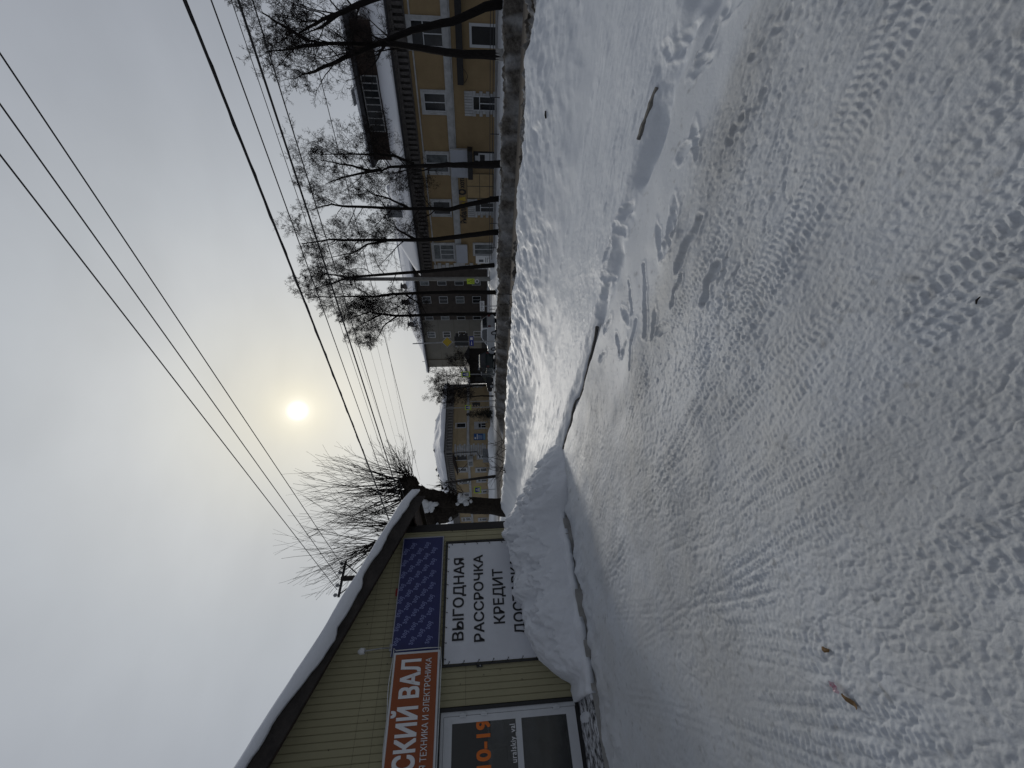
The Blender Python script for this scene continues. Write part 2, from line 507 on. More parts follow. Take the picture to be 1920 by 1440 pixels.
    z = z + pav * (.006 * fbm(s * 24, n * 30, 3, 85, .65) + .010 * fbm(s * 2.0, n * 12, 4, 81, .6) + .02 * np.clip(fbm(s * 5, n * 16, 3, 82) - .05, 0, 1) * sstep(.75, .2, np.abs(n - (n_tr + .55))))
    ber = prof * (1 - bk) * sstep(.02, .2, r)
    z = z + ber * (1 - .55 * sstep(5, 10, s)) * (.018 * fbm(s * 6 + n * 3, n * 7 - s * 2, 5, 83, .62))
    z = z - ber * .05 * np.clip(fbm(s * 2.4, n * 3.4, 2, 84) - .27, 0, 1) / .23
    dirt = np.maximum(dirt, yard * .16 * np.clip(.2 + fbm(s * .5, n * .9, 4, 91, .6) * 1.6, 0, 1) * (1 - quiet))
    dirt = np.maximum(dirt, yard * .5 * np.clip(fbm(s * 18, n * 18, 2, 92) - .36, 0, 1) / .14 * .3)
    packed = yard * (1 - .75 * quiet)
    return z, dirt, packed


def gz(p):
    s, n = sn(np.asarray(p))
    return float(ground(np.array([s]), np.array([n]), False)[0][0])


def stand(s, n):
    p = W(s, n, 0)
    p[2] = gz(p)
    return p


def build_ground():
    az = np.concatenate([np.linspace(-pi, -radians(62), 40, endpoint=False), np.linspace(-radians(62), radians(62), 730, endpoint=False),
                         np.linspace(radians(62), pi, 40, endpoint=False)])
    r1 = np.exp(np.arange(log_(.55), log_(14.0), .0036))
    r2 = np.exp(np.arange(log_(14.0), log_(60.0), .0075))
    r3 = np.exp(np.linspace(log_(60.0), log_(1500.0), 60))
    rr = np.concatenate([[.08, .2, .35], r1, r2, r3])
    A, Rr = np.meshgrid(az, rr)
    X = Rr * np.sin(A); Y = Rr * np.cos(A)
    s = X * eu[0] + Y * eu[1]; n = X * en[0] + Y * en[1]
    Z, D, PK = ground(s, n)
    nr, na = A.shape
    co = np.stack([X, Y, Z], -1).reshape(-1, 3)
    ii = np.arange(nr - 1)[:, None] * na; jj = np.arange(na)[None, :]; j2 = (jj + 1) % na
    fa = np.stack([ii + jj, ii + na + jj, ii + na + j2, ii + j2], -1).reshape(-1, 4)
    fa = fa[:, ::-1]
    nv = len(co)
    me = bpy.data.meshes.new('snow_ground')
    me.vertices.add(nv); me.vertices.foreach_set('co', co.ravel())
    me.loops.add(fa.size + na); me.loops.foreach_set('vertex_index', np.concatenate([fa.ravel(), np.arange(na)[::-1]]).astype(np.int32))
    me.polygons.add(len(fa) + 1)
    me.polygons.foreach_set('loop_start', np.concatenate([np.arange(len(fa)) * 4, [fa.size]]).astype(np.int32))
    me.polygons.foreach_set('use_smooth', np.ones(len(fa) + 1, bool))
    at = me.attributes.new('dirt', 'FLOAT', 'POINT')
    at.data.foreach_set('value', D.ravel().astype(np.float32))
    at2 = me.attributes.new('packed', 'FLOAT', 'POINT')
    at2.data.foreach_set('value', PK.ravel().astype(np.float32))
    me.update(calc_edges=True)
    me.validate()
    if me.polygons[10].normal.z < 0:
        me.flip_normals()
    m = bpy.data.materials.new('trampled snow')
    m.use_nodes = True
    t = m.node_tree; b = t.nodes['Principled BSDF']
    b.inputs['Roughness'].default_value = .5
    b.inputs['Specular IOR Level'].default_value = .5
    N2 = t.nodes.new; K = t.links.new
    tcn = N2('ShaderNodeTexCoord')
    a = N2('ShaderNodeAttribute'); a.attribute_name = 'dirt'
    n1 = N2('ShaderNodeTexNoise'); n1.inputs['Scale'].default_value = 1.1; n1.inputs['Detail'].default_value = 8; n1.inputs['Roughness'].default_value = .7
    K(tcn.outputs['Object'], n1.inputs['Vector'])
    r1_ = N2('ShaderNodeValToRGB')
    r1_.color_ramp.elements[0].position = .3; r1_.color_ramp.elements[0].color = (.64, .675, .715, 1)
    r1_.color_ramp.elements[1].position = .7; r1_.color_ramp.elements[1].color = (.725, .755, .79, 1)
    K(n1.outputs['Fac'], r1_.inputs[0])
    n3 = N2('ShaderNodeTexNoise'); n3.inputs['Scale'].default_value = 4.5; n3.inputs['Detail'].default_value = 8; n3.inputs['Roughness'].default_value = .75
    K(tcn.outputs['Object'], n3.inputs['Vector'])
    r3_ = N2('ShaderNodeValToRGB')
    r3_.color_ramp.elements[0].position = .35; r3_.color_ramp.elements[0].color = (.048, .043, .037, 1)
    r3_.color_ramp.elements[1].position = .74; r3_.color_ramp.elements[1].color = (.27, .25, .222, 1)
    K(n3.outputs['Fac'], r3_.inputs[0])
    pk = N2('ShaderNodeAttribute'); pk.attribute_name = 'packed'
    n4 = N2('ShaderNodeTexNoise'); n4.inputs['Scale'].default_value = .55; n4.inputs['Detail'].default_value = 9; n4.inputs['Roughness'].default_value = .68
    K(tcn.outputs['Object'], n4.inputs['Vector'])
    r4_ = N2('ShaderNodeValToRGB')
    r4_.color_ramp.elements[0].position = .36; r4_.color_ramp.elements[0].color = (.535, .546, .545, 1)
    r4_.color_ramp.elements[1].position = .60; r4_.color_ramp.elements[1].color = (.60, .632, .668, 1)
    K(n4.outputs['Fac'], r4_.inputs[0])
    mp_ = N2('ShaderNodeMix'); mp_.data_type = 'RGBA'
    K(pk.outputs['Fac'], mp_.inputs['Factor']); K(r1_.outputs[0], mp_.inputs[6]); K(r4_.outputs[0], mp_.inputs[7])
    mx = N2('ShaderNodeMix'); mx.data_type = 'RGBA'
    K(a.outputs['Fac'], mx.inputs['Factor']); K(mp_.outputs[2], mx.inputs[6]); K(r3_.outputs[0], mx.inputs[7])
    K(mx.outputs[2], b.inputs['Base Color'])
    mr = N2('ShaderNodeMapRange'); mr.inputs['To Min'].default_value = .5; mr.inputs['To Max'].default_value = 1.0
    K(a.outputs['Fac'], mr.inputs['Value']); K(mr.outputs[0], b.inputs['Roughness'])
    ms = N2('ShaderNodeMapRange'); ms.inputs['To Min'].default_value = .3; ms.inputs['To Max'].default_value = .02
    K(a.outputs['Fac'], ms.inputs['Value']); K(ms.outputs[0], b.inputs['Specular IOR Level'])
    n2 = N2('ShaderNodeTexNoise'); n2.inputs['Scale'].default_value = 55; n2.inputs['Detail'].default_value = 7; n2.inputs['Roughness'].default_value = .7
    K(tcn.outputs['Object'], n2.inputs['Vector'])
    bp = N2('ShaderNodeBump'); bp.inputs['Strength'].default_value = .45; bp.inputs['Distance'].default_value = .012
    K(n2.outputs['Fac'], bp.inputs['Height'])
    n5 = N2('ShaderNodeTexNoise'); n5.inputs['Scale'].default_value = 5.5; n5.inputs['Detail'].default_value = 8; n5.inputs['Roughness'].default_value = .7
    K(tcn.outputs['Object'], n5.inputs['Vector'])
    b5 = N2('ShaderNodeBump'); b5.inputs['Distance'].default_value = .25
    K(a.outputs['Fac'], b5.inputs['Strength']); K(n5.outputs['Fac'], b5.inputs['Height']); K(bp.outputs[0], b5.inputs['Normal'])
    K(b5.outputs[0], b.inputs['Normal'])
    me.materials.append(m)
    o = bpy.data.objects.new('snow_ground', me)
    COL.objects.link(o)
    tag(o, 'trampled white snow of the yard, pavement and verge', kind='structure')


def log_(x):
    return math.log(x)


build_ground()


def build_road():
    ss = np.arange(-60, 130, .35); nn = np.arange(10.2, 20.4, .12)
    S, Nn = np.meshgrid(ss, nn)
    Z = -.33 + .02 * fbm(S * .3, Nn * 3, 4, 201) + .012 * fbm(S * 1.5, Nn * 8, 3, 202) - .02 * np.cos((Nn - 15.3) * 3.4) * .6
    Z[0, :] -= .3; Z[-1, :] -= .3
    X = S * eu[0] + Nn * en[0]; Y = S * eu[1] + Nn * en[1]
    nr, na = S.shape
    co = np.stack([X, Y, Z], -1).reshape(-1, 3)
    ii = np.arange(nr - 1)[:, None] * na; jj = np.arange(na - 1)[None, :]
    fa = np.stack([ii + jj, ii + jj + 1, ii + na + jj + 1, ii + na + jj], -1).reshape(-1, 4)
    me = bpy.data.meshes.new('road')
    me.from_pydata(co.tolist(), [], fa.tolist())
    me.polygons.foreach_set('use_smooth', [True] * len(fa))
    if me.polygons[10].normal.z < 0:
        me.flip_normals()
    m = mat('slushy road', (.235, .212, .182), .9, col2=(.135, .12, .102), scale=.9, bump=.4, bscale=14, spec=.03)
    # wheel lanes: stretched along the street
    t = m.node_tree
    for nd in t.nodes:
        if nd.type == 'TEX_NOISE':
            mpn = t.nodes.new('ShaderNodeMapping'); mpn.vector_type = 'TEXTURE'
            mpn.inputs['Rotation'].default_value = (0, 0, atan2(eu[1], eu[0])); mpn.inputs['Scale'].default_value = (9, .7, 1)
            t.links.new(t.nodes['Texture Coordinate'].outputs['Object'], mpn.inputs[0]); t.links.new(mpn.outputs[0], nd.inputs['Vector'])
            break
    me.materials.append(m)
    o = bpy.data.objects.new('road', me)
    COL.objects.link(o)
    tag(o, 'brownish slushy road behind the snow bank', kind='structure')


build_road()
rng = random.Random(7)


# ------------------------------------------------------------------ lettering
def text_shape(txt, weight=0.0, spacing=1.0):
    cu = bpy.data.curves.new('lettering', 'FONT')
    cu.body = txt
    cu.size = 1.0
    cu.offset = weight
    cu.space_character = spacing
    cu.resolution_u = 4
    o = bpy.data.objects.new('lettering', cu)
    COL.objects.link(o)
    dg = bpy.context.evaluated_depsgraph_get()
    me = bpy.data.meshes.new_from_object(o.evaluated_get(dg))
    vs = [tuple(v.co) for v in me.vertices]
    fs = [tuple(p.vertices) for p in me.polygons]
    bpy.data.objects.remove(o); bpy.data.curves.remove(cu); bpy.data.meshes.remove(me)
    return vs, fs


def text(mb, fr, txt, a0, a1, z0, z1, d, weight=0.0, spacing=1.0):
    """lettering fitted to a rectangle; heavier strokes come from shifted layers a hair apart"""
    vs, fs = text_shape(txt, 0.0, spacing)
    xs = [v[0] for v in vs]; ys = [v[1] for v in vs]
    x0, x1, y0, y1 = min(xs), max(xs), min(ys), max(ys)
    w = weight
    offs = [(0, 0)] if not w else [(-w, -w), (w, -w), (-w, w), (w, w), (0, w), (0, -w), (w, 0), (-w, 0)]
    for k, (ox, oy) in enumerate(offs):
        P = [fr.P(a0 + (v[0] + ox - x0 + w) / (x1 - x0 + 2 * w) * (a1 - a0), z0 + (v[1] + oy - y0 + w) / (y1 - y0 + 2 * w) * (z1 - z0), d + .0004 * k) for v in vs]
        mb.add(P, fs)


# ------------------------------------------------------------------ the shop on the left
FS = Frame(eu * SW, en, -eu)          # gable wall: a = n, runs to the viewer's right; out of the wall = towards the camera
A_C = 3.63                            # right corner
ROOF_SL = tan(radians(25.0))
D_OV = .45
Z_E = 3.0                             # bottom of the barge board at a = 3.68


def roof_z(a):
    return Z_E + (3.68 - a) * ROOF_SL


A_RIDGE = -3.2
DOOR = FS.rect(828, 1075, 1327, 1560)  # only the right side matters
D_A1 = FS.hit(950, 1326)[0]; D_A0 = D_A1 - 1.06; D_Z0, D_Z1 = .2, 2.30

shop = thing('shop_building', FS.P(A_C, 0, 0), 'low shop with cream profiled cladding, brown corner and snowy gable roof', 'shop')
mb = MB()
# profiled sheet: ribs every 9 cm, cut at the roof slope and over the door
a = A_RIDGE - 3
pts = []
aa = -4.0
while aa < A_C - .09:
    for (x0, x1, d0, d1) in ((0, .076, .012, .012), (.076, .080, .012, 0.0), (.080, .087, 0, 0), (.087, .090, 0, .012)):
        b0, b1 = aa + x0, aa + x1
        mid = (b0 + b1) / 2
        zb = .12 if not (D_A0 - .06 < mid < D_A1 + .06) else D_Z1 + .06
        zt0, zt1 = [min(roof_z(b), 2 * roof_z(A_RIDGE) - roof_z(b) if b < A_RIDGE else 99) + .12 for b in (b0, b1)]
        mb.add([FS.P(b0, zb, d0), FS.P(b1, zb, d1), FS.P(b1, zt1, d1), FS.P(b0, zt0, d0)], [(0, 1, 2, 3)])
    aa += .09
mb.build('gable_wall', M_CLAD, shop)
mb = MB()
for zz in (1.92, 3.55):               # horizontal laps of the sheets
    FS.box(mb, -3.9, D_A0 - .05 if zz < 2.3 else A_C - .1, zz, zz + .004, .012, .0145)
    if zz < 2.3: FS.box(mb, D_A1 + .07, A_C - .1, zz, zz + .004, .012, .0145)
FS.box(mb, -3.9, 3.0, 3.30, 3.304, .012, .0145)
for a_, z_ in ((.95, 2.0), (.95, 1.0), (1.05, 1.62), (1.1, 1.35), (.2, 3.0), (1.3, 3.2), (.3, 3.9), (2.2, 3.3), (.6, 3.4), (1.9, 3.62), (3.48, 2.2), (3.5, 1.5), (-.1, 3.3), (.1, 4.2)):
    FS.box(mb, a_, a_ + .016, z_, z_ + .016, .012, .018)
mb.build('sheet_fixings', M_SEAM, shop)
mb = MB()
FS.box(mb, A_C - .13, A_C + .012, .1, roof_z(A_C) + .14, -.14, .03)
mb.build('corner_flashing', M_BROWNTRIM, shop)
mb = MB()                              # side and back walls
FS.box(mb, A_C - .06, A_C, .1, 3.2, -9.0, -.14)
FS.box(mb, -10.0, A_C - .06, .1, 3.2, -9.0, -8.94)
FS.box(mb, -10.0, -9.94, .1, 3.2, -8.94, 0)
FS.box(mb, -9.94, -4.0, .12, 3.2, -.1, 0)
mb.build('side_wall', M_CLAD, shop)
# roof: two slopes, barge board, snow
mb = MB()
for d0, d1 in ((-9.4, D_OV - .03),):
    for sgn in (1,):
        P = []
        for a_ in (A_RIDGE, A_C + .42):
            z = roof_z(a_) + .16
            P.append((a_, z))
        (a0, z0), (a1, z1) = P
        mb.box8([FS.P(a0, z0, d0), FS.P(a1, z1, d0), FS.P(a1, z1, d1), FS.P(a0, z0, d1),
                 FS.P(a0, z0 + .05, d0), FS.P(a1, z1 + .05, d0), FS.P(a1, z1 + .05, d1), FS.P(a0, z0 + .05, d1)])
        a2 = 2 * A_RIDGE - a1
        mb.box8([FS.P(a2, z1, d0), FS.P(a0 - .001, z0, d0), FS.P(a0 - .001, z0, d1), FS.P(a2, z1, d1),
                 FS.P(a2, z1 + .05, d0), FS.P(a0 - .001, z0 + .05, d0), FS.P(a0 - .001, z0 + .05, d1), FS.P(a2, z1 + .05, d1)])
mb.build('roof', M_ROOFTIN, shop)
mb = MB()
poly = [FS.P(A_RIDGE, roof_z(A_RIDGE) - .07, D_OV - .03), FS.P(A_C + .44, roof_z(A_C + .44) - .07, D_OV - .03), FS.P(A_C + .44, roof_z(A_C + .44) + .21, D_OV - .03),
        FS.P(A_RIDGE, roof_z(A_RIDGE) + .21, D_OV - .03)]
mb.prism(poly, FS.out * .03)
poly = [FS.P(2 * A_RIDGE - A_C - .4, roof_z(A_C + .44), D_OV - .03), FS.P(A_RIDGE - .002, roof_z(A_RIDGE), D_OV - .03), FS.P(A_RIDGE - .002, roof_z(A_RIDGE) + .21, D_OV - .03),
        FS.P(2 * A_RIDGE - A_C - .4, roof_z(A_C + .44) + .21, D_OV - .03)]
mb.prism(poly, FS.out * .03)
mb.build('barge_board', M_RUSTW, shop)
mb = MB()                              # dark soffit boards and the rafter behind the barge board
poly = [(A_RIDGE, roof_z(A_RIDGE) + .06), (A_C + .40, roof_z(A_C + .40) + .06), (A_C + .40, roof_z(A_C + .40) + .12), (A_RIDGE, roof_z(A_RIDGE) + .12)]
mb.prism([FS.P(x, z, .02) for x, z in poly], FS.out * (D_OV - .055))
mb.build('soffit', M_OLDWOOD, shop)
mb = MB()                              # eave board along the side
mb.box(FS.P(A_C + .42, roof_z(A_C + .42) + .02, -9.3), FS.out * 9.7, en * .03, ez * .18)
mb.build('eave_board', M_RUSTW, shop)


def slab_snow(name, parent, fn_top, fn_bot, us, vs, m):
    """closed snow layer over a (u,v) grid"""
    mbx = MB()
    nu, nv = len(us), len(vs)
    top = [[fn_top(u, v) for v in vs] for u in us]
    bot = [[fn_bot(u, v) for v in vs] for u in us]
    V = [p for r in top for p in r] + [p for r in bot for p in r]
    o2 = nu * nv
    Fc = []
    for i in range(nu - 1):
        for j in range(nv - 1):
            q = (i * nv + j, (i + 1) * nv + j, (i + 1) * nv + j + 1, i * nv + j + 1)
            Fc.append(q); Fc.append(tuple(o2 + k for k in q[::-1]))
    for i in range(nu - 1):
        for j in (0, nv - 1):
            q = (i * nv + j, (i + 1) * nv + j, o2 + (i + 1) * nv + j, o2 + i * nv + j)
            Fc.append(q if j else q[::-1])
    for j in range(nv - 1):
        for i in (0, nu - 1):
            q = (i * nv + j, i * nv + j + 1, o2 + i * nv + j + 1, o2 + i * nv + j)
            Fc.append(q if not i else q[::-1])
    mbx.add(V, Fc)
    return mbx.build(name, m, parent, smooth=True)


def nz1(x, y, sd):
    return float(fbm(np.array([x]), np.array([y]), 4, sd)[0])


def rs_top(a_, d_):
    e = min(1, max(0, (D_OV + .10 - d_)) / .16) ** .5
    e2 = min(1, max(0, (A_C + .56 - a_)) / .25) ** .5
    th = (.19 + .09 * nz1(a_ * .9, d_ * .7, 301)) * (.25 + .75 * e) * (.3 + .7 * e2)
    return FS.P(a_, roof_z(a_) + .215 + th, d_)


def rs_bot(a_, d_):
    dip = 0
    if d_ > D_OV - .02:
        dip = .10 + .13 * max(-.4, nz1(a_ * 1.3, 3.3, 303)) * 1.6
    return FS.P(a_, roof_z(a_) + .212 - dip, d_)


us = list(np.linspace(A_RIDGE, A_C + .55, 90))
vs_ = [-9.4, -7, -5, -3, -2, -1.4, -1, -.6, -.3, -.1, .1, .25, .35, .42, .47, .51, .54]
slab_snow('roof_snow', shop, rs_top, rs_bot, us, vs_, M_ROOFSNOW)
slab_snow('roof_snow', shop, lambda a_, d_: FS.P(2 * A_RIDGE - a_, roof_z(a_) + .45, d_), lambda a_, d_: FS.P(2 * A_RIDGE - a_, roof_z(a_) + .212, d_),
          list(np.linspace(A_RIDGE + .001, A_C + .5, 8)), [-9.4, -4, .5], M_ROOFSNOW)
mb = MB(); mb.box(FS.P(A_C + .001, roof_z(A_C + .42) + .10, -9.3), FS.out * 9.7, en * .415, ez * .03); mb.build('side_soffit', M_OLDWOOD, shop)
mb = MB(); FS.box(mb, A_C - .02, A_C + .02, 3.1, roof_z(A_C) + .15, -9, .0); mb.build('wall_plate', M_OLDWOOD, shop)
# concrete plinth in front of the wall
mb = MB()
n1_ = 6.93 + 1.11
mb.box8([FS.P(-6, -.3, -.02), FS.P(3.55, -.3, -.02), FS.P(3.55, -.3, 1.12), FS.P(-6, -.3, 1.12), FS.P(-6, .13, -.02), FS.P(3.55, .13, -.02), FS.P(3.55, .13, 1.12), FS.P(-6, .13, 1.12)])
mb.build('plinth', M_CONC, shop)
# dark room behind the door
mb = MB()
for bx in ((-4, 3.4, .1, .13, -5, -.1), (-4, 3.4, 2.9, 2.95, -5, -.1), (-4, 3.4, .13, 2.9, -5, -4.95), (-4, -3.95, .13, 2.9, -4.95, -.1), (3.35, 3.4, .13, 2.9, -4.95, -.1)):
    FS.box(mb, *bx)
mb.build('room', mat('dim room', (.10, .105, .11), .8, var=.3, scale=1.2), shop)
mb = MB()
for bx in ((-.5, 1.0, .13, 1.0, -2.4, -1.9), (-1.2, 0.2, 1.2, 1.7, -3.2, -2.8), (.3, 1.6, .13, 1.9, -4.2, -3.8), (-2, -1.1, .13, 1.5, -3.5, -3.0), (.45, .8, 1.02, 1.3, -2.2, -1.95), (0, .3, 1.02, 1.22, -2.2, -1.95)):
    FS.box(mb, *bx)
mb.build('counter', mat('shop counter', (.16, .165, .17), .6, var=.4, scale=2), shop)
# door
door_f = MB()
FS.box(door_f, D_A1, D_A1 + .05, D_Z0 - .02, D_Z1 + .05, -.02, .03)
FS.box(door_f, D_A0 - .05, D_A0, D_Z0 - .02, D_Z1 + .05, -.02, .03)
FS.box(door_f, D_A0, D_A1, D_Z1, D_Z1 + .05, -.02, .03)
FS.box(door_f, D_A0, D_A1, D_Z0 - .05, D_Z0, -.02, .02)
door = door_f.build('door_surround', M_BLACK, shop)
mb = MB()
o1 = .05
FS.box(mb, D_A1 - .055, D_A1, D_Z0, D_Z1, -.05, .012)                     # outer frame
FS.box(mb, D_A0, D_A0 + .055, D_Z0, D_Z1, -.05, .012)
FS.box(mb, D_A0 + .055, D_A1 - .055, D_Z1 - .045, D_Z1, -.05, .012)
lf0, lf1 = D_A0 + .06, D_A1 - .06
FS.box(mb, lf1 - .085, lf1, D_Z0 + .012, D_Z1 - .05, -.03, .024)            # leaf
FS.box(mb, lf0, lf0 + .085, D_Z0 + .012, D_Z1 - .05, -.03, .024)
zt = D_Z1 - .05
pz1 = FS.hit(847, 1390)[1]; pm1 = FS.hit(969, 1390)[1]; pm0 = FS.hit(980, 1390)[1]; pb = FS.hit(1068, 1390)[1]
FS.box(mb, lf0 + .085, lf1 - .085, pz1, zt, -.03, .024)
FS.box(mb, lf0 + .085, lf1 - .085, pm0, pm1, -.03, .024)
FS.box(mb, lf0 + .085, lf1 - .085, D_Z0 + .012, pb, -.03, .024)
leaf = mb.build('door', M_PVC, shop)
mg = bpy.data.materials.new('door glass')
mg.use_nodes = True
t = mg.node_tree
t.nodes.clear()
o_ = t.nodes.new('ShaderNodeOutputMaterial'); gl = t.nodes.new('ShaderNodeBsdfGlossy'); tr = t.nodes.new('ShaderNodeBsdfTransparent'); mxs = t.nodes.new('ShaderNodeMixShader')
lw = t.nodes.new('ShaderNodeFresnel'); lw.inputs['IOR'].default_value = 1.75
gl.inputs['Roughness'].default_value = .02; tr.inputs['Color'].default_value = (.55, .58, .58, 1)
t.links.new(lw.outputs[0], mxs.inputs[0]); t.links.new(tr.outputs[0], mxs.inputs[1]); t.links.new(gl.outputs[0], mxs.inputs[2]); t.links.new(mxs.outputs[0], o_.inputs['Surface'])
mb = MB()
FS.box(mb, lf0 + .085, lf1 - .085, pm1, pz1, -.004, .004)
FS.box(mb, lf0 + .085, lf1 - .085, pb, pm0, -.004, .004)
mb.build('pane', mg, leaf)
for zz in (FS.hit(868, 1330)[1], FS.hit(907, 1330)[1], FS.hit(1043, 1330)[1]):
    mb = MB()
    FS.box(mb, D_A1 - .075, D_A1 - .035, zz - .05, zz + .05, .024, .04)
    FS.box(mb, D_A1 - .05, D_A1 - .02, zz - .02, zz + .02, .04, .05)
    mb.build('hinge', M_PVC, leaf)
mb = MB()
for zz in (FS.hit(868, 1330)[1], FS.hit(907, 1330)[1], FS.hit(1043, 1330)[1]):
    FS.box(mb, D_A1 - .0635, D_A1 - .0575, zz - .065, zz + .065, .0125, .0245)
FS.box(mb, lf1 - .002, lf1 + .004, D_Z0, D_Z1 - .05, .0, .0135)
mb.build('door_gap', M_BLACK, leaf)
# painted door lettering
mb = MB()
x1_, x0_ = FS.hit(906, 1348)[0], FS.hit(906, 1443)[0]
z1_, z0_ = FS.hit(893, 1390)[1], FS.hit(920, 1390)[1]
text(mb, FS, '10-19', x0_, x1_, z0_, z1_, .006, weight=.03, spacing=1.0)
mb.build('opening_hours', M_DECAL, leaf)
mb = MB()
x1_, x0_ = FS.hit(964, 1357)[0], FS.hit(964, 1430)[0]
z1_, z0_ = FS.hit(957, 1390)[1], FS.hit(970.5, 1390)[1]
text(mb, FS, 'uralskiy_val', x0_, x1_, z0_, z1_, .006, weight=.012, spacing=1.08)
mb.build('account_name', M_SIGNW, leaf)

# --- signs fixed to the gable
OZ1 = FS.hit(742, 1300, .2)[1]
b1, bz0 = FS.hit(830, 1005, .1)[0], FS.hit(832, 1010, .1)[1]
b0 = FS.hit(780, 1221, .1)[0]
bz1 = FS.hit(757, 1008, .1)[1]
nav = thing('patterned_sign', FS.P((b0 + b1) / 2, bz0, .05), 'navy sign panel printed with rows of pale squiggles, right of the orange sign', 'sign')
mb = MB(); FS.box(mb, b0 - .05, b1 - .02, bz0 + .015, bz1 - .015, .016, .092)
mb.build('panel', M_NAVY, nav)
mb = MB()
for (q0, q1, r0, r1) in ((b0 - .05, b1, bz0, bz0 + .015), (b0 - .05, b1, bz1 - .015, bz1), (b1 - .018, b1, bz0 + .015, bz1 - .015)):
    FS.box(mb, q0, q1, r0, r1, .014, .1)
mb.build('frame', mat('grey edging', (.30, .31, .36), .5, var=.1), nav)
mb = MB()


def ribbon(fr, pts, wd, d):
    """flat stroke of width wd through (a,z) points"""
    n_ = len(pts)
    V = []
    for i in range(n_):
        p0 = pts[max(0, i - 1)]; p1 = pts[min(n_ - 1, i + 1)]
        dx, dz = p1[0] - p0[0], p1[1] - p0[1]
        l_ = sqrt(dx * dx + dz * dz) + 1e-9
        V.append(fr.P(pts[i][0] - dz / l_ * wd / 2, pts[i][1] + dx / l_ * wd / 2, d)); V.append(fr.P(pts[i][0] + dz / l_ * wd / 2, pts[i][1] - dx / l_ * wd / 2, d))
    mb.add(V, [(2 * i, 2 * i + 1, 2 * i + 3, 2 * i + 2) for i in range(n_ - 1)])


sq = [(-.50, .10), (-.46, .22), (-.40, .24), (-.36, .14), (-.36, -.10), (-.32, -.22), (-.24, -.24), (-.18, -.12), (-.18, .10), (-.13, .22), (-.05, .22), (0, .10), (0, -.10), (.05, -.22), (.13, -.22),
      (.18, -.10), (.18, .12), (.23, .23), (.33, .23), (.38, .12), (.37, -.02), (.30, -.08), (.24, -.02)]
sq += [(.30, -.08), (.38, -.16), (.42, -.28), (.36, -.38), (.27, -.36)]
row = 0
stp = .134
pa = (b1 - b0) / 9.0
za = bz0 + .05
while za < bz1 - .03:
    ax_ = b0 + .03 + (row * .5 % 1) * pa
    while ax_ < b1 - .06:
        sc_ = .135
        ca, sa = cos(-.42), sin(-.42)
        pts = [(ax_ + sc_ * (x * ca - y * sa) + .02, za + sc_ * (x * sa + y * ca)) for x, y in sq]
        if min(p[0] for p in pts) > b0 + .01 and max(p[0] for p in pts) < b1 - .02 and min(p[1] for p in pts) > bz0 + .015 and max(p[1] for p in pts) < bz1 - .015:
            ribbon(FS, pts, .0125, .0945)
        ax_ += pa
    za += stp
    row += 1
mb.build('squiggle_print', M_LAVEN, nav)

o1_ = FS.hit(780, 1221, .2)[0]
oz0, oz1 = FS.hit(824, 1235, .2)[1], FS.hit(738, 1235, .2)[1]
ora = thing('shop_name_sign', FS.P(-.8, oz0, .1), 'orange lightbox sign with white shop lettering above the glazed door', 'sign')
mb = MB(); FS.box(mb, -3.6, o1_, oz0, oz1, .016, .19)
mb.build('lightbox', M_PVC, ora)
mb = MB(); FS.box(mb, -3.57, o1_ - .03, oz0 + .03, oz1 - .03, .19, .196)
mb.build('face', M_ORANGE, ora)
mb = MB()
y0_, y1_ = oz0 + .40 * (oz1 - oz0), oz0 + .80 * (oz1 - oz0)
ra = FS.hit(770, 1236, .2)[0]; la = FS.hit(770, 1440, .2)[0]
# the last letters end at ra; the letters С К И Й В А Л take the stretch from the frame edge
vsx, _ = text_shape('СКИЙ ВАЛ', .03); wv = max(v[0] for v in vsx) - min(v[0] for v in vsx)
vsf, _ = text_shape('УРАЛЬСКИЙ ВАЛ', .03); wf = max(v[0] for v in vsf) - min(v[0] for v in vsf)
wl_ = (ra - la) + .03
text(mb, FS, 'УРАЛЬСКИЙ ВАЛ', ra - wl_ * wf / wv, ra, y0_ - .01, y1_ + .1, .199, weight=.03)
mb.build('name_letters', M_SIGNW, ora)
mb = MB()
vsx, _ = text_shape('ТЕХНИКА И ЭЛЕКТРОНИКА', 0); wv = max(v[0] for v in vsx) - min(v[0] for v in vsx)
vsf, _ = text_shape('БЫТОВАЯ ТЕХНИКА И ЭЛЕКТРОНИКА', 0); wf = max(v[0] for v in vsf) - min(v[0] for v in vsf)
la2 = FS.hit(800, 1428, .2)[0]
text(mb, FS, 'БЫТОВАЯ ТЕХНИКА И ЭЛЕКТРОНИКА', ra - (ra - la2) * wf / wv, ra, oz0 + .17 * (oz1 - oz0), oz0 + .30 * (oz1 - oz0), .199, weight=.002)
mb.build('trade_letters', M_SIGNW, ora)
mb = MB()
pts = []
for i in range(25):
    u_ = i / 24
    pts.append(FS.P(-2.2 + (o1_ + 2.27) * u_, oz1 + .012 + .02 * sin(u_ * 9) + .01 * sin(u_ * 31), .12 + .05 * u_))
pts += [FS.P(o1_ + .03, oz1 - .02, .19), FS.P(o1_ + .035, oz0 + .2, .2), FS.P(o1_ + .03, oz0 - .01, .19), FS.P(o1_ - .2, oz0 - .03, .17), FS.P(-.8, oz0 - .015, .17), FS.P(-2.2, oz0 - .03, .16)]
mb.tube(pts, .008, 5)
mb.build('cable', M_LAMP, ora)

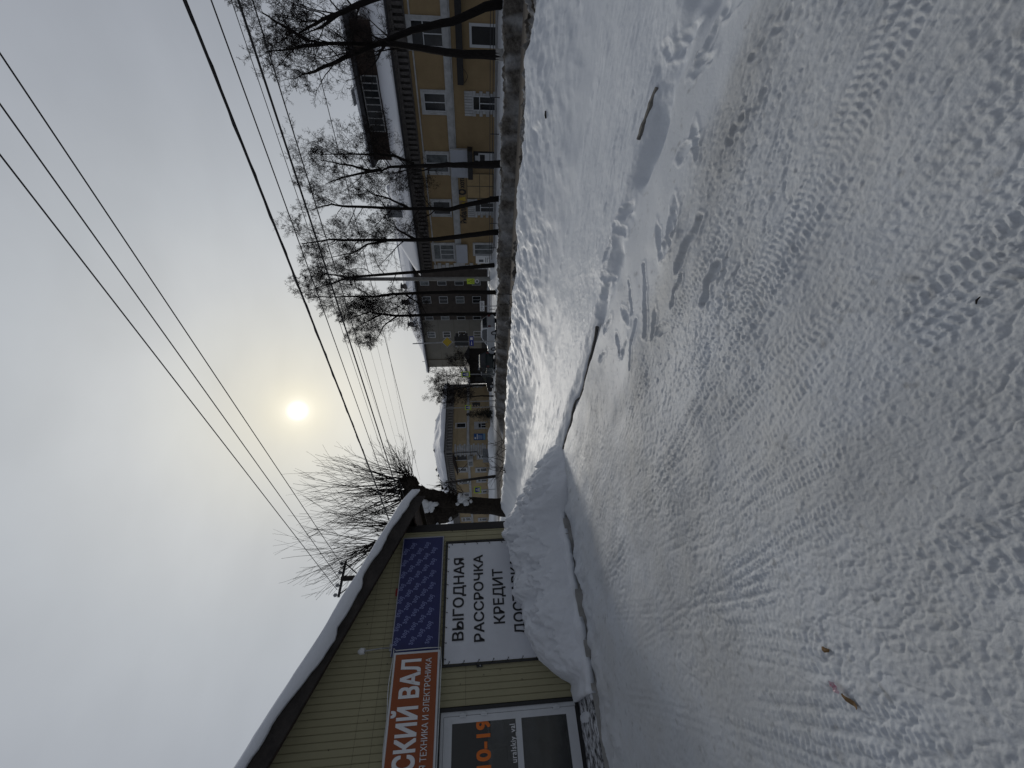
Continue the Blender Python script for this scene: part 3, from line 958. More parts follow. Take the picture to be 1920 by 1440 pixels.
# banner in its black frame
w0, w1 = FS.hit(900, 1242, .05)[0], FS.hit(880, 1016, .05)[0]
wz1 = FS.hit(835, 1130, .05)[1]; wz0 = .62
ban = thing('banner', FS.P((w0 + w1) / 2, wz0, .04), 'white banner with black lettering laced into a black frame, half behind the snow pile', 'banner')
mb = MB()
for q in ((w0 - .03, w1 + .03, wz1, wz1 + .03), (w0 - .03, w1 + .03, wz0 - .03, wz0), (w0 - .03, w0, wz0, wz1), (w1, w1 + .03, wz0, wz1)):
    FS.box(mb, *q, .013, .05)
mb.build('frame', M_BLACK, ban)
mb = MB()
na_, nb_ = 24, 16
V = []
for i in range(na_ + 1):
    for j in range(nb_ + 1):
        u_, v_ = i / na_, j / nb_
        ed = min(u_, 1 - u_, v_, 1 - v_)
        V.append(FS.P(w0 + .012 + (w1 - w0 - .024) * u_, wz0 + .012 + (wz1 - wz0 - .024) * v_, .036 + .006 * nz1(u_ * 5, v_ * 3, 401) * min(1, ed * 8)))
mb.add(V, [(i * (nb_ + 1) + j, (i + 1) * (nb_ + 1) + j, (i + 1) * (nb_ + 1) + j + 1, i * (nb_ + 1) + j + 1) for i in range(na_) for j in range(nb_)])
mb.build('cloth', M_BANNER, ban, smooth=True)
for txt, x0, x1, y0, y1 in (('ВЫГОДНАЯ', 849, 875, 1046, 1201), ('РАССРОЧКА', 888, 912, 1040, 1203), ('КРЕДИТ', 924, 948.5, 1066, 1169), ('ДОСТАВКА', 960, 985, 1046, 1189)):
    za_, zb_ = FS.hit(x0, (y0 + y1) / 2, .05)[1], FS.hit(x1, (y0 + y1) / 2, .05)[1]
    aa0 = FS.hit((x0 + x1) / 2, y1, .05)[0]; aa1 = FS.hit((x0 + x1) / 2, y0, .05)[0]
    cap = .195 if txt != 'РАССРОЧКА' else .185
    drop = .045 if any(c in txt for c in 'ДЦЩ') else 0
    mb = MB(); text(mb, FS, txt, aa0, aa1, za_ - cap - drop, za_, .043, weight=.016)
    mb.build('lettering', M_INK, ban)
for i in range(9):
    mb = MB()
    u_ = w0 + .08 + i * (w1 - w0 - .16) / 8
    mb.tube([FS.P(u_, wz1 - .035, .045), FS.P(u_ + .03, wz1 + .035, .055)], .004, 4)
    FS.box(mb, u_ - .008, u_ + .008, wz1 - .045, wz1 - .029, .043, .046)
    mb.build('lace', M_INK, ban)
for i in range(7):
    v_ = wz0 + .1 + i * (wz1 - wz0 - .2) / 6
    for q, sg in ((w0, -1), (w1, 1)):
        mb = MB()
        mb.tube([FS.P(q - sg * .035, v_, .045), FS.P(q + sg * .035, v_ + .06, .055)], .004, 4)
        FS.box(mb, q - sg * .04 - .008, q - sg * .04 + .008, v_ - .008, v_ + .008, .043, .046)
        mb.build('lace', M_INK, ban)


# small fittings on the gable
la_, lz_ = FS.hit(682, 1221, .3)
lmp = thing('wall_lamp', FS.P(*FS.hit(735, 1216, .02), .02), 'small white lamp on a thin curved arm above the navy sign', 'wall lamp')
pA, pB = FS.P(*FS.hit(735, 1214, .05), .02), FS.P(la_, lz_, .3)
mb = MB(); mb.tube([pA, pA * .6 + pB * .4 + FS.out * .06 - ez * .02, pB], .011, 6); mb.build('arm', M_GALV, lmp)
mb = MB(); mb.tube([pB - ez * .015, pB + ez * .05, pB + ez * .09], [.045, .05, .02], 10); mb.build('lamp_head', M_LAMP, lmp)
mb = MB(); FS.box(mb, *(FS.hit(735, 1214, .05)[0] + q for q in (-.05, .05)), FS.hit(735, 1214)[1] - .09, FS.hit(735, 1214)[1] + .03, .013, .06); mb.build('junction_box', M_GALV, lmp)
sa_, sz_ = FS.hit(745, 1110, .05)
al = thing('alarm_beacon', FS.P(sa_, sz_ - .04, .013), 'little red alarm beacon on the cladding above the navy sign', 'alarm')
mb = MB(); FS.box(mb, sa_ - .06, sa_ + .06, sz_ - .05, sz_ + .03, .013, .05); mb.build('housing', M_RED, al)
mb = MB(); mb.tube([FS.P(sa_, sz_ - .01, .05), FS.P(sa_, sz_ - .01, .08), FS.P(sa_, sz_ - .01, .095)], [.03, .028, .012], 10); mb.build('lens', M_RED, al)
sa_, sz_ = FS.hit(898, 1248, .03)
pb_ = thing('wall_socket', FS.P(sa_, sz_ - .04, .013), 'small black button box on the cladding left of the white banner', 'socket')
mb = MB(); FS.box(mb, sa_ - .022, sa_ + .022, sz_ - .06, sz_ + .04, .013, .035); mb.build('housing', M_BLACK, pb_)
mb = MB(); FS.box(mb, sa_ - .010, sa_ + .010, sz_ - .03, sz_ - .012, .035, .04); mb.build('button', M_GALV, pb_)

# ------------------------------------------------------------------ heap of snow against the shop
top_px = [(1026, 868), (1010, 875), (1000, 893), (975, 930), (958, 962), (950, 985), (945, 1000), (950, 1015), (955, 1030), (968, 1065), (962, 1100), (966, 1118), (980, 1130), (985, 1180), (1010, 1230), (1035, 1255), (1055, 1268), (1072, 1274), (1082, 1290)]
tp = sorted(FS.hit(x, y, .42) for x, y in top_px)
ta = np.array([q[0] for q in tp]); tz = np.array([q[1] for q in tp])


def pile():
    A_ = np.linspace(ta[0] - .5, ta[-1] + .15, 170)
    Tt = np.linspace(0, 1, 60)
    AA, TT = np.meshgrid(A_, Tt, indexing='ij')
    zt_ = np.interp(AA, ta, tz)
    zt_ = np.where(AA < ta[0], .13 + .03 * np.sin(AA * 20), zt_)
    zt_ = np.where(AA > ta[-1], tz[-1] * np.clip(1 - (AA - ta[-1]) / .15, 0, 1), zt_)
    # cross-section: from behind the crest, over it, down to the front edge of the plinth
    dmax = 1.06 + .03 * fbm(AA * 3, AA * 0, 3, 411) + .45 * sstep(3.0, 3.8, AA) * sstep(5.2, 4.2, AA)
    zf = .13 * (1 - sstep(3.4, 3.9, AA)) - .03 * sstep(3.4, 3.9, AA)
    dback = .03 - sstep(3.65, 4.0, AA) * .9
    crest_t = .33
    D_ = np.where(TT < crest_t, dback + (.42 - dback) * (TT / crest_t), .42 + (dmax - .42) * ((TT - crest_t) / (1 - crest_t)))
    q = np.clip((TT - crest_t) / (1 - crest_t), 0, 1)
    face = 1 - (.20 * q + .80 * q ** 2.4)
    back = 1 - .22 * (np.clip((crest_t - TT) / crest_t, 0, 1)) ** 2 * (1 - .0 * AA)
    backfall = np.where(AA > 3.65, np.clip(TT / crest_t, 0, 1) ** .8, 1)
    Z_ = np.where(TT < crest_t, zf + (zt_ - zf) * np.minimum(back, backfall), zf + (zt_ - zf) * face)
    hgt_ = np.clip(zt_ - zf, .0, 1)
    Z_ = Z_ + hgt_ * q * (1 - q) * 4 * (.28 * fbm(AA * 2.4, D_ * 3.2, 4, 413, .6) + .20 * fbm(AA * 5.5, D_ * 6.5, 4, 418, .62) + .14 * np.abs(fbm(AA * 9, D_ * 10, 4, 416, .6))) + hgt_ * .13 * fbm(AA * 9, D_ * 9, 4, 414, .62) * (q * (1 - q) * 3 + (.4 + .3 * (TT > .2)) * (q == 0))
    D_ = D_ + hgt_ * q * (1 - q) * 3 * (.12 * fbm(AA * 2.6 + 7, TT * 3, 5, 415, .55))
    V = [FS.P(a_, z_, d_) for a_, z_, d_ in zip(AA.ravel(), Z_.ravel(), D_.ravel())]
    na2, nt2 = AA.shape
    Fc = [(i * nt2 + j, i * nt2 + j + 1, (i + 1) * nt2 + j + 1, (i + 1) * nt2 + j) for i in range(na2 - 1) for j in range(nt2 - 1)]
    m_ = MB()
    m_.add(V, Fc)
    # bottom rim down to the ground
    rim = [i * nt2 + nt2 - 1 for i in range(na2)]
    low = [FS.P(AA[i, -1], -.1, D_[i, -1] - .02) for i in range(na2)]
    o_2 = len(m_.v)
    m_.v.extend([tuple(p) for p in low])
    m_.f.extend([(rim[i], o_2 + i, o_2 + i + 1, rim[i + 1]) for i in range(na2 - 1)])
    ob = m_.build('snow_pile', M_SNOW, None, smooth=True)
    tag(ob, 'tall heap of cleared snow leaning against the shop wall and banner', 'snow pile')


pile()
# trampled snow with dark scrapes on the step below the door
m_st = mat('scuffed step snow', (.62, .64, .67), .8, col2=(.02, .02, .022), scale=9, bump=.4, bscale=30, stretch=(1.2, 1.2, 1))
m_st.node_tree.nodes['Color Ramp'].color_ramp.elements[0].position = .40
m_st.node_tree.nodes['Color Ramp'].color_ramp.elements[1].position = .58
slab_snow('step_snow', shop, lambda a_, d_: FS.P(a_, .145 + .05 * float(sstep(.5, 1.0, np.array(a_))) + .02 * nz1(a_ * 5, d_ * 5, 431), d_), lambda a_, d_: FS.P(a_, .131, d_),
          list(np.linspace(-4.5, .62, 60)), list(np.linspace(.02, 1.115, 16)), m_st)
slab_snow('ledge_snow', shop, lambda a_, d_: FS.P(a_, .148 + (.06 + .08 * nz1(a_ * 4, d_ * 3, 433)) * min(1, (1.14 - d_) * 7), d_ * (1.01 + .10 * nz1(a_ * 5, 1, 434))), lambda a_, d_: FS.P(a_, .131 - (.05 if d_ > 1.1 else 0), d_ * (1.01 + .10 * nz1(a_ * 5, 1, 434))),
          list(np.linspace(.60, 3.5, 60)), list(np.linspace(.02, 1.12, 20)), M_SNOW)

# ------------------------------------------------------------------ houses over the road
FA = Frame(en * 36.0 + ez * 0.0, -eu, -en)           # facade line; a = -s
Z_B = -.3


def window(fr, root, a0, a1, z0, z1, mull=1, trans=None, glass=None, surround=0.0, frame=.07, name='window', blind=None):
    """casement: frame with mullions standing 4 cm proud, panes set back behind it"""
    mb = MB()
    d0, d1 = .005, .055
    f = frame
    fr.box(mb, a0, a0 + f, z0, z1, d0, d1); fr.box(mb, a1 - f, a1, z0, z1, d0, d1)
    fr.box(mb, a0 + f, a1 - f, z0, z0 + f, d0, d1); fr.box(mb, a0 + f, a1 - f, z1 - f, z1, d0, d1)
    tz_ = None
    if trans:
        tz_ = z0 + (z1 - z0) * trans
        fr.box(mb, a0 + f, a1 - f, tz_ - f * .4, tz_ + f * .4, d0, d1)
    for i in range(mull):
        c = a0 + f + (a1 - a0 - 2 * f) * (i + 1) / (mull + 1)
        fr.box(mb, c - f * .4, c + f * .4, z0 + f, (tz_ - f * .4) if tz_ else z1 - f, d0, d1)
    o = mb.build(name, M_PVC, root)
    mb = MB(); fr.box(mb, a0 + f * .5, a1 - f * .5, z0 + f * .5, z1 - f * .5, .004, .03)
    mb.build('pane', glass or M_GLASS_D, o)
    if surround:
        mb = MB(); q = surround
        fr.box(mb, a0 - q, a0, z0, z1 + q, .003, .09); fr.box(mb, a1, a1 + q, z0, z1 + q, .003, .09)
        fr.box(mb, a0, a1, z1, z1 + q, .003, .09)
        fr.box(mb, a0 - q * 1.1, a1 + q * 1.1, z0 - q * .5, z0, .003, .14)
        mb.build('surround', M_TRIM, o)
    return o


def rustic(fr, root, a0, a1, z0, z1, A0, A1, Z1):
    """heavy lintel and toothed blocks round a ground floor window"""
    mb = MB()
    n_ = 7
    hh = (z1 - z0) / n_
    for i in range(n_):
        q = 1.0 if i % 2 == 0 else .55
        fr.box(mb, a0 - (a0 - A0) * q, a0, z0 + i * hh + .012, z0 + (i + 1) * hh - .012, .003, .10)
        fr.box(mb, a1, a1 + (A1 - a1) * q, z0 + i * hh + .012, z0 + (i + 1) * hh - .012, .003, .10)
    nb = 9
    wq = (A1 - A0) / nb
    for i in range(nb):
        fr.box(mb, A0 + i * wq + .012, A0 + (i + 1) * wq - .012, z1, Z1, .003, .10)
    mb.build('surround', M_TRIM, root)


def cornice(fr, root, a0, a1, zt, hgt_, pitch, m, proj=.45):
    mb = MB()
    fr.box(mb, a0, a1, zt - .14, zt - .02, .002, proj)
    fr.box(mb, a0, a1, zt - .30, zt - .14, .002, proj * .75)
    fr.box(mb, a0, a1, zt - hgt_, zt - .30, .002, .05)
    n_ = int((a1 - a0) / pitch)
    for i in range(n_):
        b = a0 + i * pitch
        fr.box(mb, b, b + pitch * .55, zt - hgt_, zt - .30, .002, proj * .6)
    fr.box(mb, a0, a1, zt - hgt_ - .10, zt - hgt_, .002, proj * .35)
    return mb.build('cornice', m, root)


# ---------- long yellow house
S_A0, S_A1 = -4.0, 21.2
HA = thing('yellow_house', FA.P(-9, Z_B, 0), 'long two storey ochre house with a glazed roof monitor behind the row of trees', 'house')
aL, aR = -S_A1, -S_A0
Z_EA = 6.95
mb = MB(); FA.box(mb, aL, aR, Z_B - .35, Z_EA - .1, -12, 0); mb.build('wall', M_OCHRE, HA)
mb = MB(); FA.box(mb, aL - .06, aR, Z_B - .3, -.13, 0.002, .10); FA.box(mb, aL - .06, aR, -.13, -.05, .002, .14); mb.build('plinth', M_PLINTH, HA)
cornice(FA, HA, aL - .1, aR, Z_EA, .95, .36, M_BRICK)
mb = MB(); FA.box(mb, aL - .55, aR, Z_EA - .02, Z_EA + .10, -.3, .62); mb.build('eave', M_EAVE, HA)
bz0, bz1_ = FA.hit(846, 150)[1], FA.hit(834, 150)[1]
mb = MB(); FA.box(mb, aL - .05, aR, bz0, bz1_, .002, .16); FA.box(mb, aL - .05, aR, bz0 - .12, bz0, .002, .08); mb.build('belt_course', M_TRIM, HA)
mb = MB(); sz_ = FA.hit(779, 140)[1]; FA.box(mb, aL, aR, sz_ - .05, sz_ + .05, .002, .07); mb.build('string_course', M_TRIM, HA)
mb = MB()
for i in range(16):
    zq = -.04 + i * .39
    if zq > 5.7: break
    FA.box(mb, aL - .03, aL + (.62 if i % 2 else .42), zq, zq + .34, .003, .09)
mb.build('quoin', M_TRIM, HA)
# roof with snow
RZ, RD = 9.7, -6.0


def ra_top(a, v):
    d = .58 + (RD - .58) * v
    return FA.P(a, Z_EA + .12 + (RZ - Z_EA) * v + .16 + .10 * nz1(a * .5, v * 3, 501) * (1 - .2 * v) - .10 * exp(-v * 25), d)


def ra_bot(a, v):
    d = .58 + (RD - .58) * v
    return FA.P(a, Z_EA + .105 + (RZ - Z_EA) * v - .02, d)


slab_snow('roof_snow', HA, ra_top, ra_bot, list(np.linspace(aL - .5, aR, 60)), [0, .03, .08, .16, .3, .45, .6, .75, .9, 1.0], M_ROOFSNOW)
mb = MB()
mb.prism([FA.P(aL - .45, Z_EA + .08, .55), FA.P(aL - .45, RZ + .05, RD), FA.P(aL - .45, Z_EA + .08, 2 * RD - .55)], FA.ax * (aR - aL + .45))
mb.build('roof', M_ROOFTIN, HA)
# roof monitor
dM = -3.2
m_a1 = FA.hit(700, 38, dM)[0]; m_a0 = FA.hit(724, 300, dM)[0]
m_z0 = FA.hit(712, 170, dM)[1]; m_z1 = FA.hit(679, 170, dM)[1]
mon = MB(); FA.box(mon, m_a0, m_a1, m_z0 - .8, m_z1, dM - 3.0, dM); monitor = mon.build('roof_monitor', M_OLDWOOD, HA)
mb = MB()
g0, g1 = FA.hit(712, 246, dM)[0], FA.hit(700, 142, dM)[0]
for i in range(9):
    b = g0 + (g1 - g0) * i / 8
    FA.box(mb, b - .035, b + .035, m_z0 + .1, m_z1 - .15, dM + .06, dM + .1)
FA.box(mb, g0 - .03, g1 + .03, m_z0 + .02, m_z0 + .1, dM + .004, dM + .1); FA.box(mb, g0 - .03, g1 + .03, m_z1 - .15, m_z1 - .07, dM + .004, dM + .1)
mb.build('glazing_bars', M_PLINTH, monitor)
mb = MB(); FA.box(mb, g0, g1, m_z0 + .1, m_z1 - .15, dM + .004, dM + .06); mb.build('pane', M_GLASS_D, monitor)
mb = MB()
mb.box8([FA.P(m_a0 - .5, m_z1, dM + .5), FA.P(m_a1 + .5, m_z1, dM + .5), FA.P(m_a1 + .5, m_z1 + .1, dM - 3.4), FA.P(m_a0 - .5, m_z1 + .1, dM - 3.4),
         FA.P(m_a0 - .5, m_z1 + .28, dM + .5), FA.P(m_a1 + .5, m_z1 + .28, dM + .5), FA.P(m_a1 + .5, m_z1 + .9, dM - 3.4), FA.P(m_a0 - .5, m_z1 + .9, dM - 3.4)])
mb.build('monitor_roof', M_EAVE, monitor)
slab_snow('monitor_snow', monitor, lambda a, v: FA.P(a, m_z1 + .30 + .6 * v + .18 + .1 * nz1(a * .6, v * 2, 503), dM + .48 - 3.9 * v), lambda a, v: FA.P(a, m_z1 + .285 + .62 * v, dM + .48 - 3.9 * v),
          list(np.linspace(m_a0 - .45, m_a1 + .45, 30)), [0, .1, .25, .5, .75, 1], M_ROOFSNOW)
for (x0, x1, y0, y1, dd) in ((728, 762, 392, 408, -2.6), (664, 690, 172, 196, -6.2), (652, 668, 60, 78, -6.5)):
    q = FA.rect(x0, x1, y0, y1, dd)
    mb = MB(); FA.box(mb, q[0], q[1], q[2] - .6, q[3], dd - (q[1] - q[0]), dd); ch = mb.build('chimney', M_ROOFTIN, HA)
    mb = MB(); FA.box(mb, q[0] - .1, q[1] + .1, q[3], q[3] + .12, dd - (q[1] - q[0]) - .1, dd + .1); mb.build('chimney_cap', M_ROOFTIN, ch)
# openings
R_ = FA.rect
window(FA, HA, *R_(769, 833, 37, 88), mull=1, trans=.62, glass=M_GLASS_D, surround=.22)
window(FA, HA, *R_(795, 836, 174, 209), mull=1, surround=.2)
window(FA, HA, *R_(799, 841, 288, 323), mull=1, surround=.18, glass=M_GLASS_G)
window(FA, HA, *R_(812, 845, 377, 402), mull=1, surround=.18)
window(FA, HA, *R_(813, 852, 458, 486), mull=2, trans=.66, surround=.18, glass=M_GLASS_G)
q = R_(886, 930, 180, 208); Q = R_(871, 932, 171, 218); wq = window(FA, HA, *q, mull=1, trans=.70); rustic(FA, wq, *q, Q[0], Q[1], Q[3])
q = R_(890, 926, 379, 398); Q = R_(877, 930, 373, 407); wq = window(FA, HA, *q, mull=1, trans=.70); rustic(FA, wq, *q, Q[0], Q[1], Q[3])
window(FA, HA, *R_(889, 925, 457, 477), mull=1, surround=.12, glass=M_GLASS_G)
q = R_(880, 938, 44, 90); window(FA, HA, q[0], q[1], -.35, q[3], mull=0, frame=.16, surround=0, glass=M_BLACK)
# entrance
q = R_(888, 932, 284, 316)
mb = MB(); FA.box(mb, q[0], q[1], -.35, q[3], .003, .03); ent = mb.build('entrance', M_BLACK, HA)
q2 = R_(897, 926, 287, 307)
mb = MB(); FA.box(mb, q2[0], q2[0] + .1, 0, q2[3], .03, .09); FA.box(mb, q2[1] - .1, q2[1], 0, q2[3], .03, .09); FA.box(mb, q2[0] + .1, q2[1] - .1, q2[3] - .1, q2[3], .03, .09); FA.box(mb, q2[0] + .1, q2[1] - .1, 0, .7, .03, .07)
FA.box(mb, q2[0] + .25, q2[0] + .6, 1.1, 1.5, .032, .05)
mb.build('door_frame', M_PVC, ent)
q = R_(877, 886, 275, 327)
mb = MB(); FA.box(mb, q[0], q[1], q[2], q[3], .003, 1.2); mb.build('canopy', M_BLACK, HA)
q = R_(875, 930, 325, 372)
mb = MB(); FA.box(mb, q[0], q[1], -.04, q[3], .003, .06); cp = mb.build('cladding_panel', M_TILE, HA)
mb = MB()
for i in range(3):
    b = q[0] + (q[1] - q[0] - .06) * i / 2; FA.box(mb, b, b + .06, -.04, q[3], .06, .066)
for zz in (-.04, q[3] / 2, q[3] - .05): FA.box(mb, q[0], q[1], zz, zz + .05, .0665, .072)
mb.build('panel_joints', M_SEAM, cp)

# signs hung on the yellow house
def flat_sign(fr, name, rect, label, m, d0=.005, d1=.08, border=None, bm=None, group=None, cat='sign'):
    a0, a1, z0, z1 = rect
    r = thing(name, fr.P((a0 + a1) / 2, z0, d0), label, cat, group)
    mb = MB(); fr.box(mb, a0, a1, z0, z1, d0, d1); mb.build('panel', m, r)
    if border:
        mb = MB()
        for q in ((a0 - border, a1 + border, z0 - border, z0), (a0 - border, a1 + border, z1, z1 + border), (a0 - border, a0, z0, z1), (a1, a1 + border, z0, z1)):
            fr.box(mb, *q, d0, d1 + .01)
        mb.build('border', bm, r)
    return r


M_PALESIGN = mat('pale blank sign', (.44, .47, .53), .5, var=.06, scale=1)
flat_sign(FA, 'entrance_sign', R_(846, 876, 278, 328), 'blank pale signboard over the dark canopied entrance of the yellow house', M_PALESIGN, .17, .5, .05, M_TRIM)
flat_sign(FA, 'blank_sign', R_(856, 876, 457, 490), 'blank pale signboard under the last upper window near the house corner', M_PALESIGN, .17, .3, .04, M_TRIM)
dk = thing('fascia_sign', FA.P(aR - 6, 2.9, .1), 'long black fascia band over the black shop window at the near end', 'sign')
q = R_(853, 868, 20, 157); mb = MB(); FA.box(mb, q[0], aR, FA.hit(867, 80)[1], FA.hit(855, 80)[1], .005, .45); mb.build('panel', M_BLACK, dk)
mb = MB()
pp = [FA.P(q[0] + .1 + .1 * i, FA.hit(867, 150)[1] - .12 - .5 * sin(pi * i / 8) * .5, .3) for i in range(9)]
mb.tube(pp, .02, 5); mb.build('loose_cable', M_WIRE, dk)
ps = flat_sign(FA, 'poster', R_(892, 923, 477.5, 492), 'white printed poster stand beside the last ground floor window', M_WHITESIGN, .15, .2)
q = R_(892, 923, 477.5, 492)
mb = MB()
FA.box(mb, q[0] + .15, q[0] + .42, q[3] - .75, q[3] - .3, .201, .204)
for i in range(5): FA.box(mb, q[0] + .12, q[1] - .2, q[3] - 1.0 - i * .16, q[3] - .94 - i * .16, .201, .204)
mb.build('print', M_GLASS_G, ps)
# lettering of the fishing and hunting shop
ls = thing('shop_lettering', FA.P(FA.hit(868, 375)[0], FA.hit(872, 375)[1], .05), 'black and yellow individual letters reading Рыбалка Охота on the ochre wall', 'sign')
z0, z1 = FA.hit(872, 375)[1], FA.hit(861, 375)[1]
FL = lambda y: FA.hit(868, y)[0]
mb = MB(); text(mb, FA, 'Рыбалк', FL(418), FL(386), z0 - .1, z1, .07, weight=.02); mb.build('first_word', M_INK, ls)
mb = MB(); text(mb, FA, 'а', FL(384.5), FL(379), z0, z0 + .62 * (z1 - z0), .07, weight=.02); mb.build('last_letter', M_YEL, ls)
mb = MB(); text(mb, FA, '&', FL(376), FL(368), z0 - .05, z1, .07, weight=.03); mb.build('ampersand', M_YEL, ls)
mb = MB(); text(mb, FA, 'О', FL(365), FL(354), z0 - .12, z1 + .06, .07, weight=.04); text(mb, FA, 'хота', FL(352), FL(330), z0, z0 + .66 * (z1 - z0), .07, weight=.02); mb.build('last_word', M_INK, ls)

# ---------- corner house beyond the crossing
sB = 53.13
HB = thing('corner_house', W(sB, 36, Z_B), 'ochre two storey corner house with a thick wavy snow roof and striped quoins', 'house')
FB = Frame(eu * sB, en, -eu)
Z_EB = 7.15
mb = MB()
mb.box8([W(sB, 36, -.4), W(sB + 40, 36, -.4), W(sB + 40, 50.3, -.4), W(sB, 50.3, -.4), W(sB, 36, Z_EB - .1), W(sB + 40, 36, Z_EB - .1), W(sB + 40, 50.3, Z_EB - .1), W(sB, 50.3, Z_EB - .1)])
mb.build('wall', M_OCHRE2, HB)
aBL = -(sB + 40); aBR = -sB
cornice(FA, HB, aBL, aBR + .4, Z_EB, 1.05, .6, M_BRICKL, .5)
cornice(FB, HB, 36 - .35, 50.3, Z_EB, 1.05, .6, M_BRICKL, .5)
for fr, a0, a1 in ((FA, aBL, aBR + .1), (FB, 35.9, 50.3)):
    z0, z1 = (fr.hit(879, 790)[1], fr.hit(874.5, 790)[1]) if fr is FB else (FA.hit(885, 880)[1], FA.hit(879, 880)[1])
    z0, z1 = 3.35, 3.75
    mb = MB(); fr.box(mb, a0, a1, z0, z1, .002, .14); mb.build('belt_course', M_TRIM, HB)
    mb = MB(); fr.box(mb, a0, a1, -.35, .55, .002, .08); fr.box(mb, a0, a1, .55, .65, .002, .13); mb.build('plinth', M_OCHRE2, HB)
    mb = MB(); fr.box(mb, a0, a1, 5.35, 5.45, .002, .07); mb.build('string_course', M_OCHRE2, HB)
mb, mb2, mb3 = MB(), MB(), MB()
for i in range(16):
    zq = .7 + i * .36
    if zq > 5.6: break
    l_ = 1.5 if i % 2 else 1.15
    FA.box(mb, aBR - l_, aBR + .05, zq, zq + .29, .003, .10)
    FB.box(mb2, 36.0, 36 + l_ * .8, zq, zq + .29, .003, .07)
    FB.box(mb3, 50.3 - l_ * .6, 50.32, zq, zq + .29, .003, .07)
for q_ in (mb, mb2, mb3): q_.build('quoin', M_TRIM, HB)
mb = MB()
mb.box8([W(sB - .6, 35.4, Z_EB - .02), W(sB + 40.5, 35.4, Z_EB - .02), W(sB + 40.5, 50.8, Z_EB - .02), W(sB - .6, 50.8, Z_EB - .02), W(sB - .6, 35.4, Z_EB + .1), W(sB + 40.5, 35.4, Z_EB + .1), W(sB + 40.5, 50.8, Z_EB + .1), W(sB - .6, 50.8, Z_EB + .1)])
mb.build('eave', M_EAVE, HB)


def rb_top(s, n):
    e = min(s - (sB - .5), n - 35.5, 50.7 - n, sB + 40.4 - s)
    t_ = min(1, max(0, e / 6.5))
    return W(s, n, Z_EB + .16 + 2.3 * (t_ ** .85) + .55 * nz1(s * .22, n * .22, 521) * min(1, e) + .22 * nz1(s * .7, n * .6, 522) * min(1, e * 2) + .35 * min(1, e * 3))


slab_snow('roof_snow', HB, rb_top, lambda s, n: W(s, n, Z_EB + .105), list(np.linspace(sB - .5, sB + 40.4, 70)), list(np.linspace(35.5, 50.7, 34)), M_ROOFSNOW)
window(FB, HB, *FB.rect(854, 874, 793, 803), mull=0, frame=.14, glass=M_GLASS_D)
q = FB.rect(896, 914, 793, 803); wq = window(FB, HB, *q, mull=1, trans=.66, frame=.1); Q = FB.rect(889, 915, 791, 805); rustic(FB, wq, *q, Q[0], Q[1], Q[3])
q = FA.rect(851, 875, 853, 862); mb = MB(); FA.box(mb, *q, .003, .02); bd = mb.build('balcony_door', M_BLACK, HB)
mb = MB(); FA.box(mb, q[0] - .12, q[0], q[2], q[3], .02, .1); FA.box(mb, q[0], q[1], q[3] - .1, q[3], .02, .1); mb.build('door_frame', M_PVC, bd)
q = FA.rect(849, 852, 851, 877); mb = MB()
mb.box8([FA.P(q[0], q[2] - .5, .003), FA.P(q[1], q[2], .003), FA.P(q[1], q[2], 1.4), FA.P(q[0], q[2] - .5, 1.4), FA.P(q[0], q[2] - .4, .003), FA.P(q[1], q[2] + .1, .003), FA.P(q[1], q[2] + .1, 1.4), FA.P(q[0], q[2] - .4, 1.4)])
mb.tube([FA.P(q[0] + .4, q[2] - .45, 1.3), FA.P(q[0] + 1.6, q[2] - 2.4, .05)], .05, 5); mb.build('door_canopy', M_OLDWOOD, HB)
q = FA.rect(877, 887, 853, 866); mb = MB(); FA.box(mb, *q, .15, .9); bal = mb.build('balcony', M_TRIM, HB)
q = FA.rect(879, 886, 857, 864); mb = MB(); FA.box(mb, *q, .9, .93); mb.build('grille', M_GLASS_G, bal)
for (x0, x1, y0, y1) in ((896, 914, 853, 859), (893, 915, 877, 884), (895, 915, 898, 903), (857, 876, 877, 884), (860, 878, 899, 906), (867, 884, 970, 976), (898, 914, 971, 976), (899, 914, 919, 924), (864, 881, 924, 931), (866, 883, 945, 951), (897, 914, 946, 951)):
    q = FA.rect(x0, x1, y0, y1)
    window(FA, HB, *q, mull=0, trans=.66, frame=.16, glass=M_GLASS_D, surround=.2)
q = FA.rect(905, 925, 841, 851); mb = MB(); FA.box(mb, q[0], q[1], -.3, q[3], .003, 1.6); mb.build('porch', M_ROOFTIN, HB)
mb = MB()
pp = [FA.P(FA.hit(870, 846)[0] + .1, 7.0, .5), FA.P(FA.hit(870, 846)[0], 6.0, .3), FA.P(FA.hit(870, 846)[0], 2.2, .2), FA.P(FA.hit(870, 847)[0] - .5, 1.7, .6)]
mb.tube(pp, .07, 6); mb.build('downpipe', M_DKMETAL, HB)
for (x0, x1, y0, y1) in ((817, 832, 783, 794), (813, 834, 839, 848), (817, 832, 877, 883), (821, 834, 889, 893)):
    pln = (eu, sB + 6.5) if y0 < 860 else (en, 41.5)
    ym_ = (y0 + y1) / 2
    s_, n_ = sn(on_plane((x0 + x1) / 2, ym_, *pln))
    pz0 = on_plane(x1, ym_, *pln)[2]; pz1 = on_plane(x0, ym_, *pln)[2]
    wd = .5
    mb = MB()
    mb.box(W(s_ - wd, n_ - wd, pz0 - 1.8), eu * 2 * wd, en * 2 * wd, ez * (pz1 - pz0 + 1.2)); ch = mb.build('chimney', M_BRICK, HB)
    mb = MB()
    mb.tube([W(s_, n_, pz1 - .62), W(s_, n_, pz1 - .2)], [.22, .22], 8); mb.tube([W(s_, n_, pz1 - .2), W(s_, n_, pz1 + .05)], [.5, .12], 8)
    mb.build('chimney_cowl', M_DKMETAL, ch)
